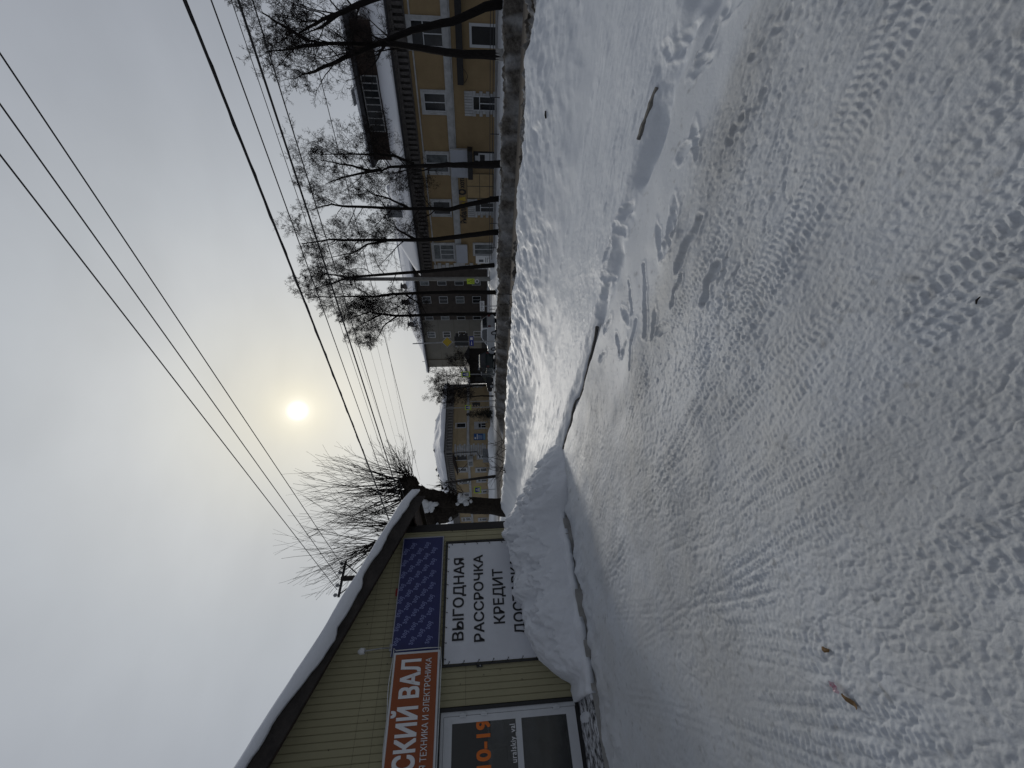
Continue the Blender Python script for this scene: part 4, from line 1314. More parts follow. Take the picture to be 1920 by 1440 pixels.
bb = flat_sign(FB, 'notice_board', FB.rect(888.5, 906, 813.5, 825), 'blue notice board with white lines on the street corner wall of the corner house', M_BOARDBLUE, .01, .09)
q = FB.rect(888.5, 906, 813.5, 825)
mb = MB(); FB.box(mb, q[0] + .1, q[1] - .1, q[3] - .62, q[3] - .48, .091, .094); FB.box(mb, q[0] + .15, q[0] + .5, q[3] - .35, q[3] - .12, .091, .094)
for i in range(4): FB.box(mb, q[0] + .1, q[1] - .3, q[3] - .8 - i * .17, q[3] - .76 - i * .17, .091, .094)
mb.build('print', M_SIGNW, bb)
q2 = FB.rect(906, 910, 813.5, 825); mb = MB(); FB.box(mb, q2[0], q2[1], q2[2], q2[3] - .02, .01, .09); mb.build('lower_panel', M_PALEBLUE, bb)

# ---------- grey four storey block
FG = Frame(en * 59.0, -eu, -en)
g0, g1 = -57.0, -24.0
HG = thing('grey_apartment_block', FG.P(-45, -.2, 0), 'plain grey four storey block with small windows at the head of the side street', 'apartment block')
mb = MB(); FG.box(mb, g0, g1, -.5, 11.55, -11, 0); mb.build('wall', M_GREYB, HG)
mb = MB(); FG.box(mb, g0 - .9, g1, 11.55, 11.75, -11.5, .8); FG.box(mb, g0 - .06, g1, -.5, .9, .003, .06); mb.build('eave', M_EAVE, HG)
slab_snow('roof_snow', HG, lambda a, v: FG.P(a, 11.76 + .3 + 2.6 * v * min(1, (a - g0 + 1.0) / 5) + .15 * nz1(a * .3, v * 2, 531), .75 - 6 * v), lambda a, v: FG.P(a, 11.755, .75 - 6 * v),
          list(np.linspace(g0 - .8, g1, 40)), [0, .05, .2, .5, 1], M_ROOFSNOW)
slab_snow('roof_snow', HG, lambda a, v: FG.P(a, 11.8 + 2.9 * (1 - v) * min(1, (a - g0 + 1.0) / 5) + .1, -5.3 - 6 * v), lambda a, v: FG.P(a, 11.755, -5.3 - 6 * v), list(np.linspace(g0 - .8, g1, 10)), [0, .5, 1], M_ROOFSNOW)
ac_ = FG.hit(850, 627)[0]
FG2 = Frame(en * 58.65, -eu, -en)
for col, aw in enumerate((ac_, ac_ + 4.4, ac_ + 8.0, ac_ + 11.6, ac_ + 15.2, ac_ + 18.8)):
    for fl in range(4):
        zc = .95 + fl * 2.85
        window(FG if col == 0 else FG2, HG, aw - .7, aw + .7, zc, zc + 1.45, mull=1, frame=.11 if col == 0 else .055, glass=M_GLASS_D if (fl + col) % 3 else M_GLASS_G)
mb = MB()
for zz in (3.1, 5.95, 8.8): FG.box(mb, g0, g1, zz, zz + .04, .002, .004)
aj = FG.hit(860, 673)[0]; FG.box(mb, aj - .05, aj + .05, -.3, 11.5, .01, .1)
mb.build('panel_joints', M_SEAM, HG)
mb = MB()
mb.tube([FG.P(g0 - .05, 11.2, .2), FG.P(g0 - .8, 11.4, .5), FG.P(g0 - .5, 10.2, .3), FG.P(g0 - .02, 10.0, .1)], .05, 5)
mb.tube([FG.P(aj, 11.7, .6), FG.P(aj, 12.6, .6)], .05, 5)
mb.build('roof_bracket', M_DKMETAL, HG)
for i, aw in enumerate((FG.hit(790, 560)[0], FG.hit(790, 590)[0], FG.hit(790, 632)[0])):
    mb = MB(); FG.box(mb, aw - .35, aw + .35, 12, 14.6 + (i % 2) * .4, -4.2, -3.5); ch = mb.build('chimney', M_BRICK, HG)
    mb = MB(); FG.box(mb, aw - .45, aw + .45, 14.9 + (i % 2) * .4, 15.05 + (i % 2) * .4, -4.3, -3.4); FG.box(mb, aw - .25, aw + .25, 14.6 + (i % 2) * .4, 14.9 + (i % 2) * .4, -4.1, -3.6); mb.build('chimney_cap', M_DKMETAL, ch)

M_DKBRICK = mat('dark brown brick', (.058, .048, .041), .92, var=.25, scale=1.2, bump=.2, bscale=9)
aw_ = FG.hit(850, 597)[0]
mb = MB(); FG.box(mb, aw_, g1, -.45, 11.5, .005, .35); mb.build('brick_wing', M_DKBRICK, HG)
# ---------- dark shed between the block and the corner house
p0 = on_plane(905, 716, en, 48.0); p1 = on_plane(905, 686, en, 48.0)
FD = Frame(en * 48.0, -eu, -en)
d_a0, d_a1 = FD.hit(905, 719)[0], FD.hit(905, 683)[0]
M_SHED = mat('sooty shed boards', (.022, .017, .014), .9, var=.4, scale=3)
SH = thing('dark_shed', FD.P((d_a0 + d_a1) / 2, -.2, 0), 'low dark timber shed with patches of snow behind the crossing sign', 'shed')
mb = MB(); FD.box(mb, d_a0, d_a1, -.4, 3.1, -4, 0); mb.build('wall', M_SHED, SH)
mb = MB(); mb.prism([FD.P(d_a0 - .3, 3.1, .5), FD.P(d_a0 - .3, 4.0, -2), FD.P(d_a0 - .3, 3.1, -4.5)], FD.ax * (d_a1 - d_a0 + .6)); mb.build('roof', M_EAVE, SH)
mb = MB(); mb.prism([FD.P(d_a0 + .5, 3.12, .52), FD.P(d_a0 + .5, 4.02, -2), FD.P(d_a0 + .5, 4.2, -2), FD.P(d_a0 + .5, 3.3, .52)], FD.ax * (d_a1 - d_a0) * .35); mb.build('roof_snow', M_ROOFSNOW, SH)
mb = MB(); FD.box(mb, d_a0 + .6, d_a0 + 1.8, -.1, 2.2, .003, .06); FD.box(mb, d_a1 - 1.6, d_a1 - .8, .8, 1.8, .003, .05); mb.build('shed_door', M_DKMETAL, SH)

# ------------------------------------------------------------------ trees
def unit(v):
    v = np.asarray(v, float)
    return v / (np.linalg.norm(v) + 1e-9)


def rnd_dir(r):
    while True:
        v = np.array([r.uniform(-1, 1), r.uniform(-1, 1), r.uniform(-1, 1)])
        if .05 < v @ v < 1: return unit(v)


def twig(mb, r, p, d, ln, rad, lev, bend, k=3, dens=1.0):
    """a branch and everything that grows from it"""
    nseg = {0: 7, 1: 5, 2: 4, 3: 2}[lev]
    pts = [p]; dd = unit(d)
    for i in range(nseg):
        dd = unit(dd + rnd_dir(r) * .22 + bend * (.16 if lev < 2 else .10))
        pts.append(pts[-1] + dd * ln / nseg)
    rads = [max(.0052, rad * (1 - .75 * i / nseg)) for i in range(nseg + 1)]
    mb.tube(pts, rads, k if lev else 5, cap=False)
    if lev == 3: return
    nch = {0: int(12 * dens), 1: int(9 * dens), 2: 6}[lev]
    for j in range(nch):
        t_ = r.uniform(.22 if lev else .2, 1.0)
        x = t_ * nseg; i = min(nseg - 1, int(x)); f = x - i
        q = pts[i] * (1 - f) + pts[i + 1] * f
        dl = unit(pts[i + 1] - pts[i])
        side = unit(np.cross(dl, rnd_dir(r)))
        nd = unit(dl * r.uniform(.35, .9) + side * .8 + np.array([0, 0, r.uniform(-.35, .25)]))
        twig(mb, r, q, nd, ln * r.uniform(.28, .55) * (1.1 - .35 * t_), max(.004, rads[i] * .5), lev + 1, bend * r.choice((1, 1, -.8)), 3, dens)


def linden(name, label, paths, base_n, seed, r0, group, dens=1.0, limbs=13, first=.34, llen=3.4, parent_z=-.35):
    """paths: photo outlines of trunk and main forks, set at their own distance and grown to real size"""
    r = random.Random(seed)
    b = paths[0][0]
    base = on_plane(b[0], b[1], en, base_n)
    g = stand(*sn(base))
    Y = base[1]
    root = thing(name, g, label, 'tree', group)
    mt = MB(); cb = MB()
    zb = base[2]
    top_z = None
    for pi_, path in enumerate(paths):
        P3 = []
        off = 0.0
        for i, (x, y) in enumerate(path):
            Yq = Y + (r.uniform(-.25, .25) if i else 0) + (r.uniform(-.6, .6) if pi_ and i == len(path) - 1 else 0)
            P3.append(on_plane(x, y, np.array([0, 1., 0]), Yq))
        # refine
        pts = []
        for i in range(len(P3) - 1):
            for q in range(4):
                f = q / 4
                pts.append(P3[i] * (1 - f) + P3[i + 1] * f + rnd_dir(r) * .02 * (1 if (i or q) else 0))
        pts.append(P3[-1])
        if pi_ == 0:
            pts[0] = np.array([pts[0][0], pts[0][1], g[2] - .15])
            ztop = pts[-1][2]; hgt_ = ztop - g[2]
        rad = [max(.02, .88 * (r0 if pi_ == 0 else r0 * .48) * (1 - .80 * (i / (len(pts) - 1)) ** 1.1)) for i in range(len(pts))]
        if pi_ == 0:
            rad[0] *= 1.15; rad[1] *= 1.05
        mt.tube(pts, rad, 9 if pi_ == 0 else 7)
        nl = limbs if pi_ == 0 else max(4, limbs // 2)
        for j in range(nl):
            t_ = (first if pi_ == 0 else .25) + (1 - (first if pi_ == 0 else .25)) * ((j + r.random()) / nl)
            x = t_ * (len(pts) - 1); i = min(len(pts) - 2, int(x)); f = x - i
            q = pts[i] * (1 - f) + pts[i + 1] * f
            th = r.uniform(0, 2 * pi) + j * 2.4
            up = r.uniform(.15, .95) + .5 * t_
            d = unit([cos(th), sin(th), up])
            ln = llen * 1.3 * r.uniform(.55, 1.1) * (1.15 - .5 * t_) * (1 if pi_ == 0 else .85)
            twig(cb, r, q, d, ln, max(.012, rad[i] * .36), 0, np.array([0, 0, r.choice((.9, .8, -.5, .5))]), dens=dens)
    mt.build('trunk', M_BARK, root, smooth=True)
    if 'whitewashed' in label:
        wm = MB(); wm.tube([g - ez * .1, g + ez * .25, g + ez * .5], [r0 * 1.16, r0 * 1.10, r0 * 1.08], 10); wm.build('whitewash', M_CONC, root, smooth=True)
    cb.build('crown', M_TWIG, root, smooth=False)
    return root


GT = 'bare lindens in a row before the yellow house'
linden('linden_tree', 'bare linden leaning in from beyond the frame edge above the roof monitor', [[(936, -62), (820, -40), (694, 0), (647, 20), (604, 37), (560, 62)], [(640, 22), (600, 52), (588, 58)]], 30.5, 11, .24, GT, .9, 10, .38, 2.9)
linden('linden_tree', 'slanting bare linden with cut top whose trunk crosses the straight double crowned one', [[(931, 4), (848, 40), (773, 56), (713, 81), (647, 108), (596, 131), (579, 139)]], 31.5, 12, .25, GT, .85, 12, .42, 2.5)
linden('linden_tree', 'straight bare linden with pale whitewashed foot beside the black shop window', [[(942, 103), (867, 102), (807, 93), (740, 83), (694, 83), (610, 81), (580, 77)], [(612, 81), (562, 87), (546, 92), (500, 97)], [(580, 77), (530, 48), (491, 23)]], 29.3, 13, .26, GT, .9, 12, .42, 2.5)
linden('linden_tree', 'thick bare linden dividing into three stems in front of the canopied entrance', [[(938, 307), (880, 310), (840, 309), (786, 312), (732, 313), (716, 319)], [(716, 319), (693, 320), (660, 311), (630, 306), (600, 300)], [(776, 307), (740, 292), (700, 289), (650, 289), (597, 289)], [(716, 319), (690, 322), (640, 333), (610, 345)]], 29.0, 14, .25, GT, 1.05, 11, .45, 2.9)
linden('linden_tree', 'bare linden with a long bent trunk between the fishing shop letters and rusticated window', [[(931, 372), (880, 383), (842, 393), (811, 391), (744, 391), (650, 387), (622, 383), (592, 390)], [(766, 391), (730, 372), (700, 365), (672, 343)]], 31.6, 15, .22, GT, 1.0, 14, .36, 2.7)
linden('linden_tree', 'bare linden curving up on the right of the two blank pale signboards', [[(930, 435), (880, 441), (823, 448), (786, 450), (723, 450), (647, 450), (619, 449), (566, 457)], [(724, 452), (690, 458), (660, 475), (615, 483)], [(776, 448), (745, 430), (735, 410)]], 31.6, 16, .24, GT, 1.0, 14, .38, 2.8)
linden('linden_tree', 'tall bare linden forking high beside the concrete pole at the house corner', [[(928, 497), (848, 504), (786, 510), (702, 516), (654, 520), (618, 514), (592, 508)], [(650, 522), (620, 532), (592, 540)]], 32.5, 17, .21, GT, 1.05, 16, .40, 2.9)
linden('linden_tree', 'straight bare linden just beyond the concrete pole, before the grey block', [[(929, 548), (847, 548), (793, 549), (732, 552), (700, 556), (654, 556), (583, 557)], [(760, 552), (790, 572), (800, 590)]], 32.0, 18, .22, GT, 1.1, 17, .36, 2.9)
linden('linden_tree', 'last bare linden of the row, with a wide crown reaching over the traffic light', [[(928, 589), (847, 589), (792, 591), (744, 592), (716, 589), (693, 585), (655, 597)], [(746, 592), (720, 610), (705, 640)], [(716, 589), (690, 602), (670, 612)]], 31.6, 19, .21, GT, 1.15, 17, .36, 2.9)
# smaller trees at the crossing
GX = 'small trees at the crossing'
linden('small_tree', 'bushy dark bare tree against the shed left of the grey block', [[(916, 700), (890, 702), (868, 706), (840, 704), (826, 703)]], 44.0, 31, .14, GX, 1.05, 19, .2, 2.8)
linden('small_tree', 'bent dark bare tree at the edge of the corner house wall', [[(914, 723), (896, 722), (882, 724), (862, 728), (843, 733), (826, 738)]], 38.0, 32, .16, GX, 1.05, 18, .3, 2.6)
linden('small_tree', 'thin crooked bare tree in front of the corner house, right of its crossing sign', [[(914, 743), (902, 742), (885, 744), (868, 745), (850, 742), (832, 738)]], 33.5, 33, .10, GX, .95, 15, .3, 2.0)
linden('small_tree', 'low bare bush tree at the left end of the grey block behind the parked cars', [[(912, 676), (890, 677), (868, 676), (852, 674)]], 46.0, 34, .10, GX, .95, 17, .25, 2.2)


# spruce in front of the corner house
def spruce():
    p = on_plane(914, 776, en, 34.4)
    g = stand(*sn(p))
    hgt_ = on_plane(874, 777, en, 34.4)[2] - g[2]
    root = thing('young_spruce', g, 'small dark spruce standing in the snow before the corner house wall', 'tree', None)
    mb = MB(); mb.tube([g - ez * .2, g + ez * hgt_ * .95], [.07, .015], 6); mb.build('trunk', M_BARK, root)
    r = random.Random(5)
    mb = MB()
    for i in range(150):
        t_ = i / 150
        z = hgt_ * (.10 + .9 * t_)
        ln = hgt_ * .42 * (1 - t_) ** .8 * r.uniform(.7, 1.15) + .06
        th = i * 2.399 + r.uniform(-.3, .3)
        d = np.array([cos(th), sin(th), -.05 - .35 * (1 - t_)])
        sd = np.array([-sin(th), cos(th), 0])
        b = g + ez * z
        for q in range(7):
            f = .2 + .8 * q / 7
            c = b + d * ln * f + np.array([0, 0, .12 * ln * f * f])
            for sg in (-1, 1):
                w_ = ln * .34 * (1.1 - f) + .05
                tip = c + sd * sg * w_ + d * ln * .16 + np.array([0, 0, r.uniform(-.09, .02)])
                mb.add([c - d * .05, c + d * .10, tip], [(0, 1, 2)])
    mb.build('foliage', M_NEEDLE, root)


spruce()


# old pollard willow behind the shop
def willow():
    r = random.Random(21)
    base = on_plane(948, 952, en, 9.6)
    Y = base[1]
    g = stand(*sn(base))
    root = thing('pollard_willow', g, 'old pollard willow with thick snowy trunk and long upright shoots behind the shop', 'tree', None)

    def at(x, y, dy=0.0):
        return on_plane(x, y, np.array([0, 1., 0]), Y + dy)
    px = np.linalg.norm(at(900, 950) - at(900, 951))

    def knotty(path, radii_px, k=16, seed=0, sub=6, amp=.16):
        P3 = [at(*p) for p in path]
        pts, rad = [], []
        for i in range(len(P3) - 1):
            for q in range(sub):
                f = q / sub
                pts.append(P3[i] * (1 - f) + P3[i + 1] * f); rad.append((radii_px[i] * (1 - f) + radii_px[i + 1] * f) * px)
        pts.append(P3[-1]); rad.append(radii_px[-1] * px)
        m_ = MB()
        m_.tube(pts, rad, k)
        V = np.array(m_.v)
        c = np.repeat(np.array(pts), k, 0)
        dv_ = V - c
        nn_ = fbm(V[:, 0] * 2.6 + V[:, 2] * 1.1, V[:, 2] * 2.2 + V[:, 1] * 1.5, 4, seed) * 2
        n2_ = fbm(V[:, 0] * 9 + V[:, 1] * 5, V[:, 2] * 4, 3, seed + 3)
        V = c + dv_ * (1 + amp * nn_ + amp * .8 * n2_)[:, None]
        m_.v = [tuple(q) for q in V]
        return m_
    tr = MB()

    def merge(m_):
        tr.add(m_.v, m_.f)
    gp = [(955, 953), (925, 950), (895, 948), (870, 946), (845, 945), (830, 944)]
    merge(knotty(gp, [17.5, 15.5, 14.5, 14.5, 18, 19], 22, 3, amp=.09))
    merge(knotty([(845, 943), (828, 938), (810, 934), (795, 928), (780, 920), (766, 912)], [17, 17, 14, 12, 13, 12], 18, 5))
    merge(knotty([(850, 951), (832, 962), (812, 972), (790, 980), (765, 990), (735, 1000)], [17, 18, 17, 16, 15, 13], 18, 7))
    merge(knotty([(778, 916), (766, 905), (760, 898), (756, 893)], [12, 13, 10, 4], 14, 9, amp=.25))
    merge(knotty([(770, 925), (760, 930), (752, 934)], [12, 12, 5], 14, 11, amp=.25))
    trunk = tr.build('trunk', M_WILLOW, root, smooth=True)
    # burrs: stubby knots
    mb = MB()
    for i in range(150):
        hx = r.choice([(764, 915), (760, 903), (775, 925), (768, 935), (800, 932), (830, 940), (855, 940), (812, 972), (785, 985), (760, 992), (738, 1000), (838, 925), (842, 930)])
        c = at(hx[0] + r.gauss(0, 6), hx[1] + r.gauss(0, 8), r.uniform(-.5, .3))
        d = unit(rnd_dir(r) + ez * .4)
        mb.tube([c, c + d * .10, c + d * r.uniform(.15, .42)], [.07, .045, .008], 5)
    mb.build('burr_knots', M_WILLOW, root)
    # caught snow
    for (x, y, w_, h_, sd_) in ((868, 937, 11, 6, 1), (862, 931, 5, 5, 2), (874, 944, 6, 4, 3), (793, 948, 13, 11, 4), (808, 950, 6, 8, 5), (815, 946, 8, 4, 6), (800, 957, 7, 7, 7), (785, 962, 5, 8, 8), (772, 975, 6, 4, 9), (883, 940, 3, 3, 10), (858, 945, 4, 3, 11), (820, 985, 4, 5, 12), (845, 972, 3, 3, 13)):
        c = at(x, y, -.62)
        vs = []; fs = []
        for i in range(7):
            for j in range(12):
                th = pi * i / 6; ph = 2 * pi * j / 12
                q = RT * cos(ph) * sin(th) * h_ * px + ez * cos(th) * w_ * .8 * px - fw * sin(ph) * sin(th) * .16
                s_ = 1 + .9 * nz1(cos(ph) * 1.3 + sd_ * 7, sin(ph) * 1.3 + i * .8, 600 + sd_)
                vs.append(c + q * s_)
        for i in range(6):
            for j in range(12):
                fs.append((i * 12 + j, i * 12 + (j + 1) % 12, (i + 1) * 12 + (j + 1) % 12, (i + 1) * 12 + j))
        sm = MB(); sm.add(vs, fs); sm.build('caught_snow', M_SNOW, root, smooth=True)
    # shoots
    cb = MB()

    def shoot(p, d, ln, rad, curl, side):
        n_ = 9
        pts = [p]; dd = unit(d)
        for i in range(n_):
            dd = unit(dd + rnd_dir(r) * .09 + ez * .10 * curl * (1 - i / n_) - ez * .05 * (i / n_) + side * .02)
            pts.append(pts[-1] + dd * ln / n_)
        rads = [max(.0065, rad * (1 - .82 * (i / n_) ** .8)) for i in range(n_ + 1)]
        cb.tube(pts, rads, 4, cap=False)
        for j in range(r.randint(5, 11)):
            i = r.randint(2, n_ - 1)
            dl = unit(pts[i + 1] - pts[i]) if i < n_ else dd
            sdv = unit(np.cross(dl, rnd_dir(r)))
            nd = unit(dl + sdv * r.uniform(.3, .8))
            q = [pts[i]]
            l2 = ln * r.uniform(.10, .32)
            for w_ in range(4):
                nd = unit(nd + rnd_dir(r) * .15 + ez * .07)
                q.append(q[-1] + nd * l2 / 4)
            cb.tube(q, [rads[i] * .55, .007, .006, .0055, .005], 3, cap=False)
            if r.random() < .5:
                e = unit(nd + rnd_dir(r) * .6)
                cb.tube([q[2], q[2] + e * l2 * .25, q[2] + e * l2 * .5 + ez * .03], [.005, .004, .0035], 3, cap=False)
    heads = [((757, 905), 46, 1.0), ((756, 925), 34, 1.0), ((750, 975), 18, .95), ((735, 1000), 26, .95), ((720, 1012), 14, .9)]
    for (hx, hy), cnt, sc_ in heads:
        for i in range(cnt):
            y_ = hy + r.uniform(-20, 20); x_ = hx + r.uniform(-8, 10)
            p = at(x_, y_, r.uniform(-.5, .5))
            off = (hy - y_) / 20.0
            th = r.uniform(-1, 1)
            spread = max(-.45, min(.38, r.gauss(0, .22) + off * .22))
            d = unit(ez * 1.0 + RT * spread + fw * r.gauss(0, .32))
            shoot(p, d, (r.uniform(2.4, 5.6) if r.random() < .7 else r.uniform(.6, 2.0)) * sc_, r.uniform(.014, .034), r.uniform(.2, .8), RT * spread)
    # fan to the right, low and arching
    for i in range(34):
        p = at(764 + r.uniform(-8, 14), 897 + r.uniform(-4, 8), r.uniform(-.4, .4))
        el = r.uniform(-.1, .9)
        d = unit(RT * 1.0 + ez * el + fw * r.gauss(0, .35))
        shoot(p, d, r.uniform(1.0, 3.2) * (.55 + .4 * min(1, el + .2)), r.uniform(.010, .022), r.uniform(.0, .9), RT * .2)
    for i in range(26):                   # fan to the left from the second head
        p = at(712 + r.uniform(-12, 12), 1015 + r.uniform(-8, 8), r.uniform(-.4, .4))
        d = unit(-RT * r.uniform(.25, 1.1) + ez * 1.0 + fw * r.gauss(0, .3))
        shoot(p, d, r.uniform(2.0, 4.6), r.uniform(.012, .026), r.uniform(.0, .6), -RT * .2)
    for i in range(16):                   # hanging shoots at the lower burr
        p = at(866 + r.uniform(-4, 4), 925 + r.uniform(-4, 6), -.4)
        d = unit(RT * r.uniform(-.1, .9) + ez * r.uniform(.3, 1.5) + fw * r.gauss(0, .3))
        shoot(p, d, r.uniform(.7, 1.9), .010, .3, RT * .1)
    cb.build('crown', M_TWIG, root)


willow()

# ------------------------------------------------------------------ poles, wires, signs, lights
def pole_thing(name, label, s, n, top, r0, r1, m, cat, k=10, lean=(0, 0), group=None):
    g = stand(s, n)
    t_ = thing(name, g, label, cat, group)
    mb = MB()
    mb.tube([g - ez * .3, g + ez * .4 * (top - g[2]) + W(lean[0] * .4, lean[1] * .4), W(s + lean[0], n + lean[1], top)], [r0, (r0 + r1) / 2, r1], k)
    mb.build('post', m, t_, smooth=True)
    return t_, g


# concrete utility pole before the grey block
p = on_plane(915, 523, en, 33.0); s_, n_ = sn(p); ztop = on_plane(649, 523, en, 33.0)[2]
cpole, g = pole_thing('utility_pole', 'thick concrete utility pole at the corner of the yellow house', s_, n_, ztop, .20, .15, M_CONC, 'utility pole')
mb = MB(); tp_ = W(s_, n_, ztop)
mb.box(tp_ - eu * .7 - en * .05 - ez * .35, eu * 1.4, en * .1, ez * .1)
for q in (-.6, 0, .6): mb.tube([tp_ + eu * q - ez * .25, tp_ + eu * q + ez * .1], [.05, .04], 6)
mb.tube([tp_ - ez * .7, tp_ - ez * .9 - en * .5], .05, 5)
mb.build('crossarm', M_DKMETAL, cpole)
pole523 = tp_
# far pole on the left before the corner house
p = on_plane(917, 893, en, 27.0); s_, n_ = sn(p); ztop = on_plane(834, 898, en, 27.0)[2]
fpole, g = pole_thing('utility_pole', 'slightly leaning far utility pole in front of the corner house', s_, n_, ztop, .20, .14, M_RUSTW, 'utility pole', lean=(1.2, 0))
mb = MB(); tp2 = W(s_ + 1.2, n_, ztop)
mb.box(tp2 - eu * .6 - en * .05 - ez * .5, eu * 1.2, en * .1, ez * .1)
for q in (-.5, 0, .5): mb.tube([tp2 + eu * q - ez * .4, tp2 + eu * q - ez * .1], [.07, .05], 6)
mb.build('crossarm', M_DKMETAL, fpole)
mb = MB()
for i in range(10):
    th = 2 * pi * i / 10
    c_ = W(s_ + .8, n_, ztop - 2.6)
mb.tube([c_ + (eu * cos(2 * pi * i / 14) + ez * sin(2 * pi * i / 14)) * .55 - en * .2 for i in range(15)], .04, 4, cap=False)
mb.build('cable_coil', M_WIRE, fpole)
# pole behind the shop
_a, _c = on_level(646, 1071, 8.8), on_level(625, 1101, 8.8)
ps_, pn_ = sn((_a + _c) / 2)
bpole, g = pole_thing('utility_pole', 'wooden utility pole with insulators, its top showing above the shop roof', ps_, pn_, 8.7, .16, .12, M_RUSTW, 'utility pole')
mb = MB(); bt = W(ps_, pn_, 8.6)
mb.box(bt - en * .85 - eu * .05, en * 1.7, eu * .1, ez * .1)
mb.tube([bt - en * .7, bt - ez * .9], .03, 5)
mb.tube([bt + en * .7, bt - ez * .9], .03, 5)
mb.build('crossarm', M_DKMETAL, bpole)
for q in (-.75, -.3, .3, .75):
    mb = MB(); c_ = bt + en * q + ez * .1
    mb.tube([c_, c_ + ez * .06, c_ + ez * .07, c_ + ez * .13, c_ + ez * .14, c_ + ez * .22], [.03, .03, .09, .07, .10, .03], 8)
    mb.build('insulator', M_GALV, bpole)


def wire(name, label, p0, p1, r, sag=.25, group=None, nseg=24):
    mb = MB()
    pts = []
    for i in range(nseg + 1):
        f = i / nseg
        pts.append(p0 * (1 - f) + p1 * f - ez * sag * 4 * f * (1 - f))
    mb.tube(pts, r, 5)
    o = mb.build(name, M_WIRE)
    tag(o, label, 'wire', group)


def line_from_px(a, b, h, s0, s1):
    A, B = on_level(*a, h), on_level(*b, h)
    d = (B - A) / (B @ eu - A @ eu)
    return A + d * (s0 - A @ eu), A + d * (s1 - A @ eu)


GW = 'wires to the pole above the shop roof'
for (a, b), lb, rr in ((((0, 100), (596, 992)), 'overhead wire nearest the sun of the three slanting to the pole above the shop', .013), (((0, 195), (575, 1000)), 'middle one of the three overhead wires slanting to the pole above the shop', .013), (((0, 290), (550, 1000)), 'overhead wire farthest from the sun of the three reaching the shop pole', .013)):
    P0, P1 = line_from_px(a, b, 8.8, -14, ps_ + .05)
    wire('overhead_wire', lb, P0, P1, rr, 0.0, GW)
GS = 'cables strung along the street'
for i, ((a, b), rr, lb) in enumerate(((((340, 0), (671, 842)), .026, 'thick twisted street cable passing nearest the sun'),
                                      (((388, 0), (503, 300)), .012, 'plain street wire next inside the thick twisted cable'),
                                      (((425, 0), (530, 300)), .007, 'hair thin street wire between the plain one and the thick black cable'),
                                      (((437, 0), (543, 300)), .021, 'thick black street cable close to the linden tops'),
                                      (((463, 0), (563, 300)), .012, 'street wire brushing the tips of the lindens'))):
    q0 = on_plane(*a, en, 8.9)
    P0 = W(-10, 8.9, q0[2]); P1 = W(19.5, 8.9, q0[2] + .12)
    q1 = on_plane(*b, en, 8.9)
    sl_ = (q1[2] - q0[2]) / (q1 @ eu - q0 @ eu)
    P0 = W(-8, 8.9 + .02 * i, q0[2]); P1 = W(26, 8.9 + .02 * i, q0[2] + .15)
    wire('street_cable', lb, P0, P1, rr, .12, GS)
    if i == 0:
        mb = MB()
        pts = []
        for k_ in range(120):
            f = k_ / 119
            pts.append(P0 * (1 - f) + P1 * f - ez * .12 * 4 * f * (1 - f) + (en * cos(k_ * 1.1) + ez * sin(k_ * 1.1)) * .03)
        mb.tube(pts, .008, 4)
        o = mb.build('street_cable', M_WIRE)
        tag(o, 'thin wire wound round the thick twisted street cable', 'wire', GS)
for i, (a, b, lb) in enumerate((((604, 160), (770, 830), 'upper thin wire of the far pair running behind the linden crowns'), ((612, 190), (763, 800), 'lower thin wire of the far pair running behind the linden crowns'))):
    A = on_plane(*a, en, 33.5); B = on_plane(*b, en, 33.5)
    d = (B - A)
    wire('far_wire', lb, A - d * .12, B + d * .25, .016, .0, 'thin wires beyond the lindens')
for i, (a, b, lb) in enumerate((((660, 630), (735, 850), 'first of four hair thin wires in the sky gap above the crossing'), ((690, 640), (748, 850), 'second of four hair thin wires in the sky gap above the crossing'), ((705, 640), (757, 850), 'third of four hair thin wires in the sky gap above the crossing'), ((725, 640), (766, 850), 'fourth of four hair thin wires in the sky gap, lowest of them'))):
    A = on_plane(*a, en, 27.0); B = on_plane(*b, en, 27.0); d = B - A
    wire('gap_wire', lb, A - d * .5, B + d * .7, .010, .0, 'hair thin wires above the crossing')


def sign_frame(x, y, nplane):
    """a flat plate facing the viewer's side of the street, at street depth nplane"""
    p = on_plane(x, y, en, nplane)
    fwd = unit([p[0], p[1], 0])
    rgt = np.array([fwd[1], -fwd[0], 0])
    return p, Frame(np.array([p[0], p[1], 0]), rgt, -fwd)


def walker(mb, fr, z, w_, h_, d):
    """the striding figure over zebra bars"""
    mb.tube  # shape built from flat quads
    def quad(a, b, c, e):
        mb.add([fr.P(q[0] * w_, z + q[1] * h_, d) for q in (a, b, c, e)], [(0, 1, 2, 3)])
    quad((-.06, .30), (.06, .30), (.08, .42), (-.04, .42))
    quad((-.10, .02), (.08, .02), (.08, .26), (-.06, .28))
    quad((-.30, -.34), (-.20, -.34), (.02, .02), (-.10, .02)); quad((.18, -.34), (.28, -.34), (.09, .02), (-.02, .02))
    quad((.08, .16), (.26, .02), (.30, .06), (.08, .26)); quad((-.08, .24), (-.26, .06), (-.22, .02), (-.06, .14))
    for q in (-.38, -.14, .10, .32): quad((q, -.46), (q + .13, -.46), (q + .11, -.38), (q + .02, -.38))


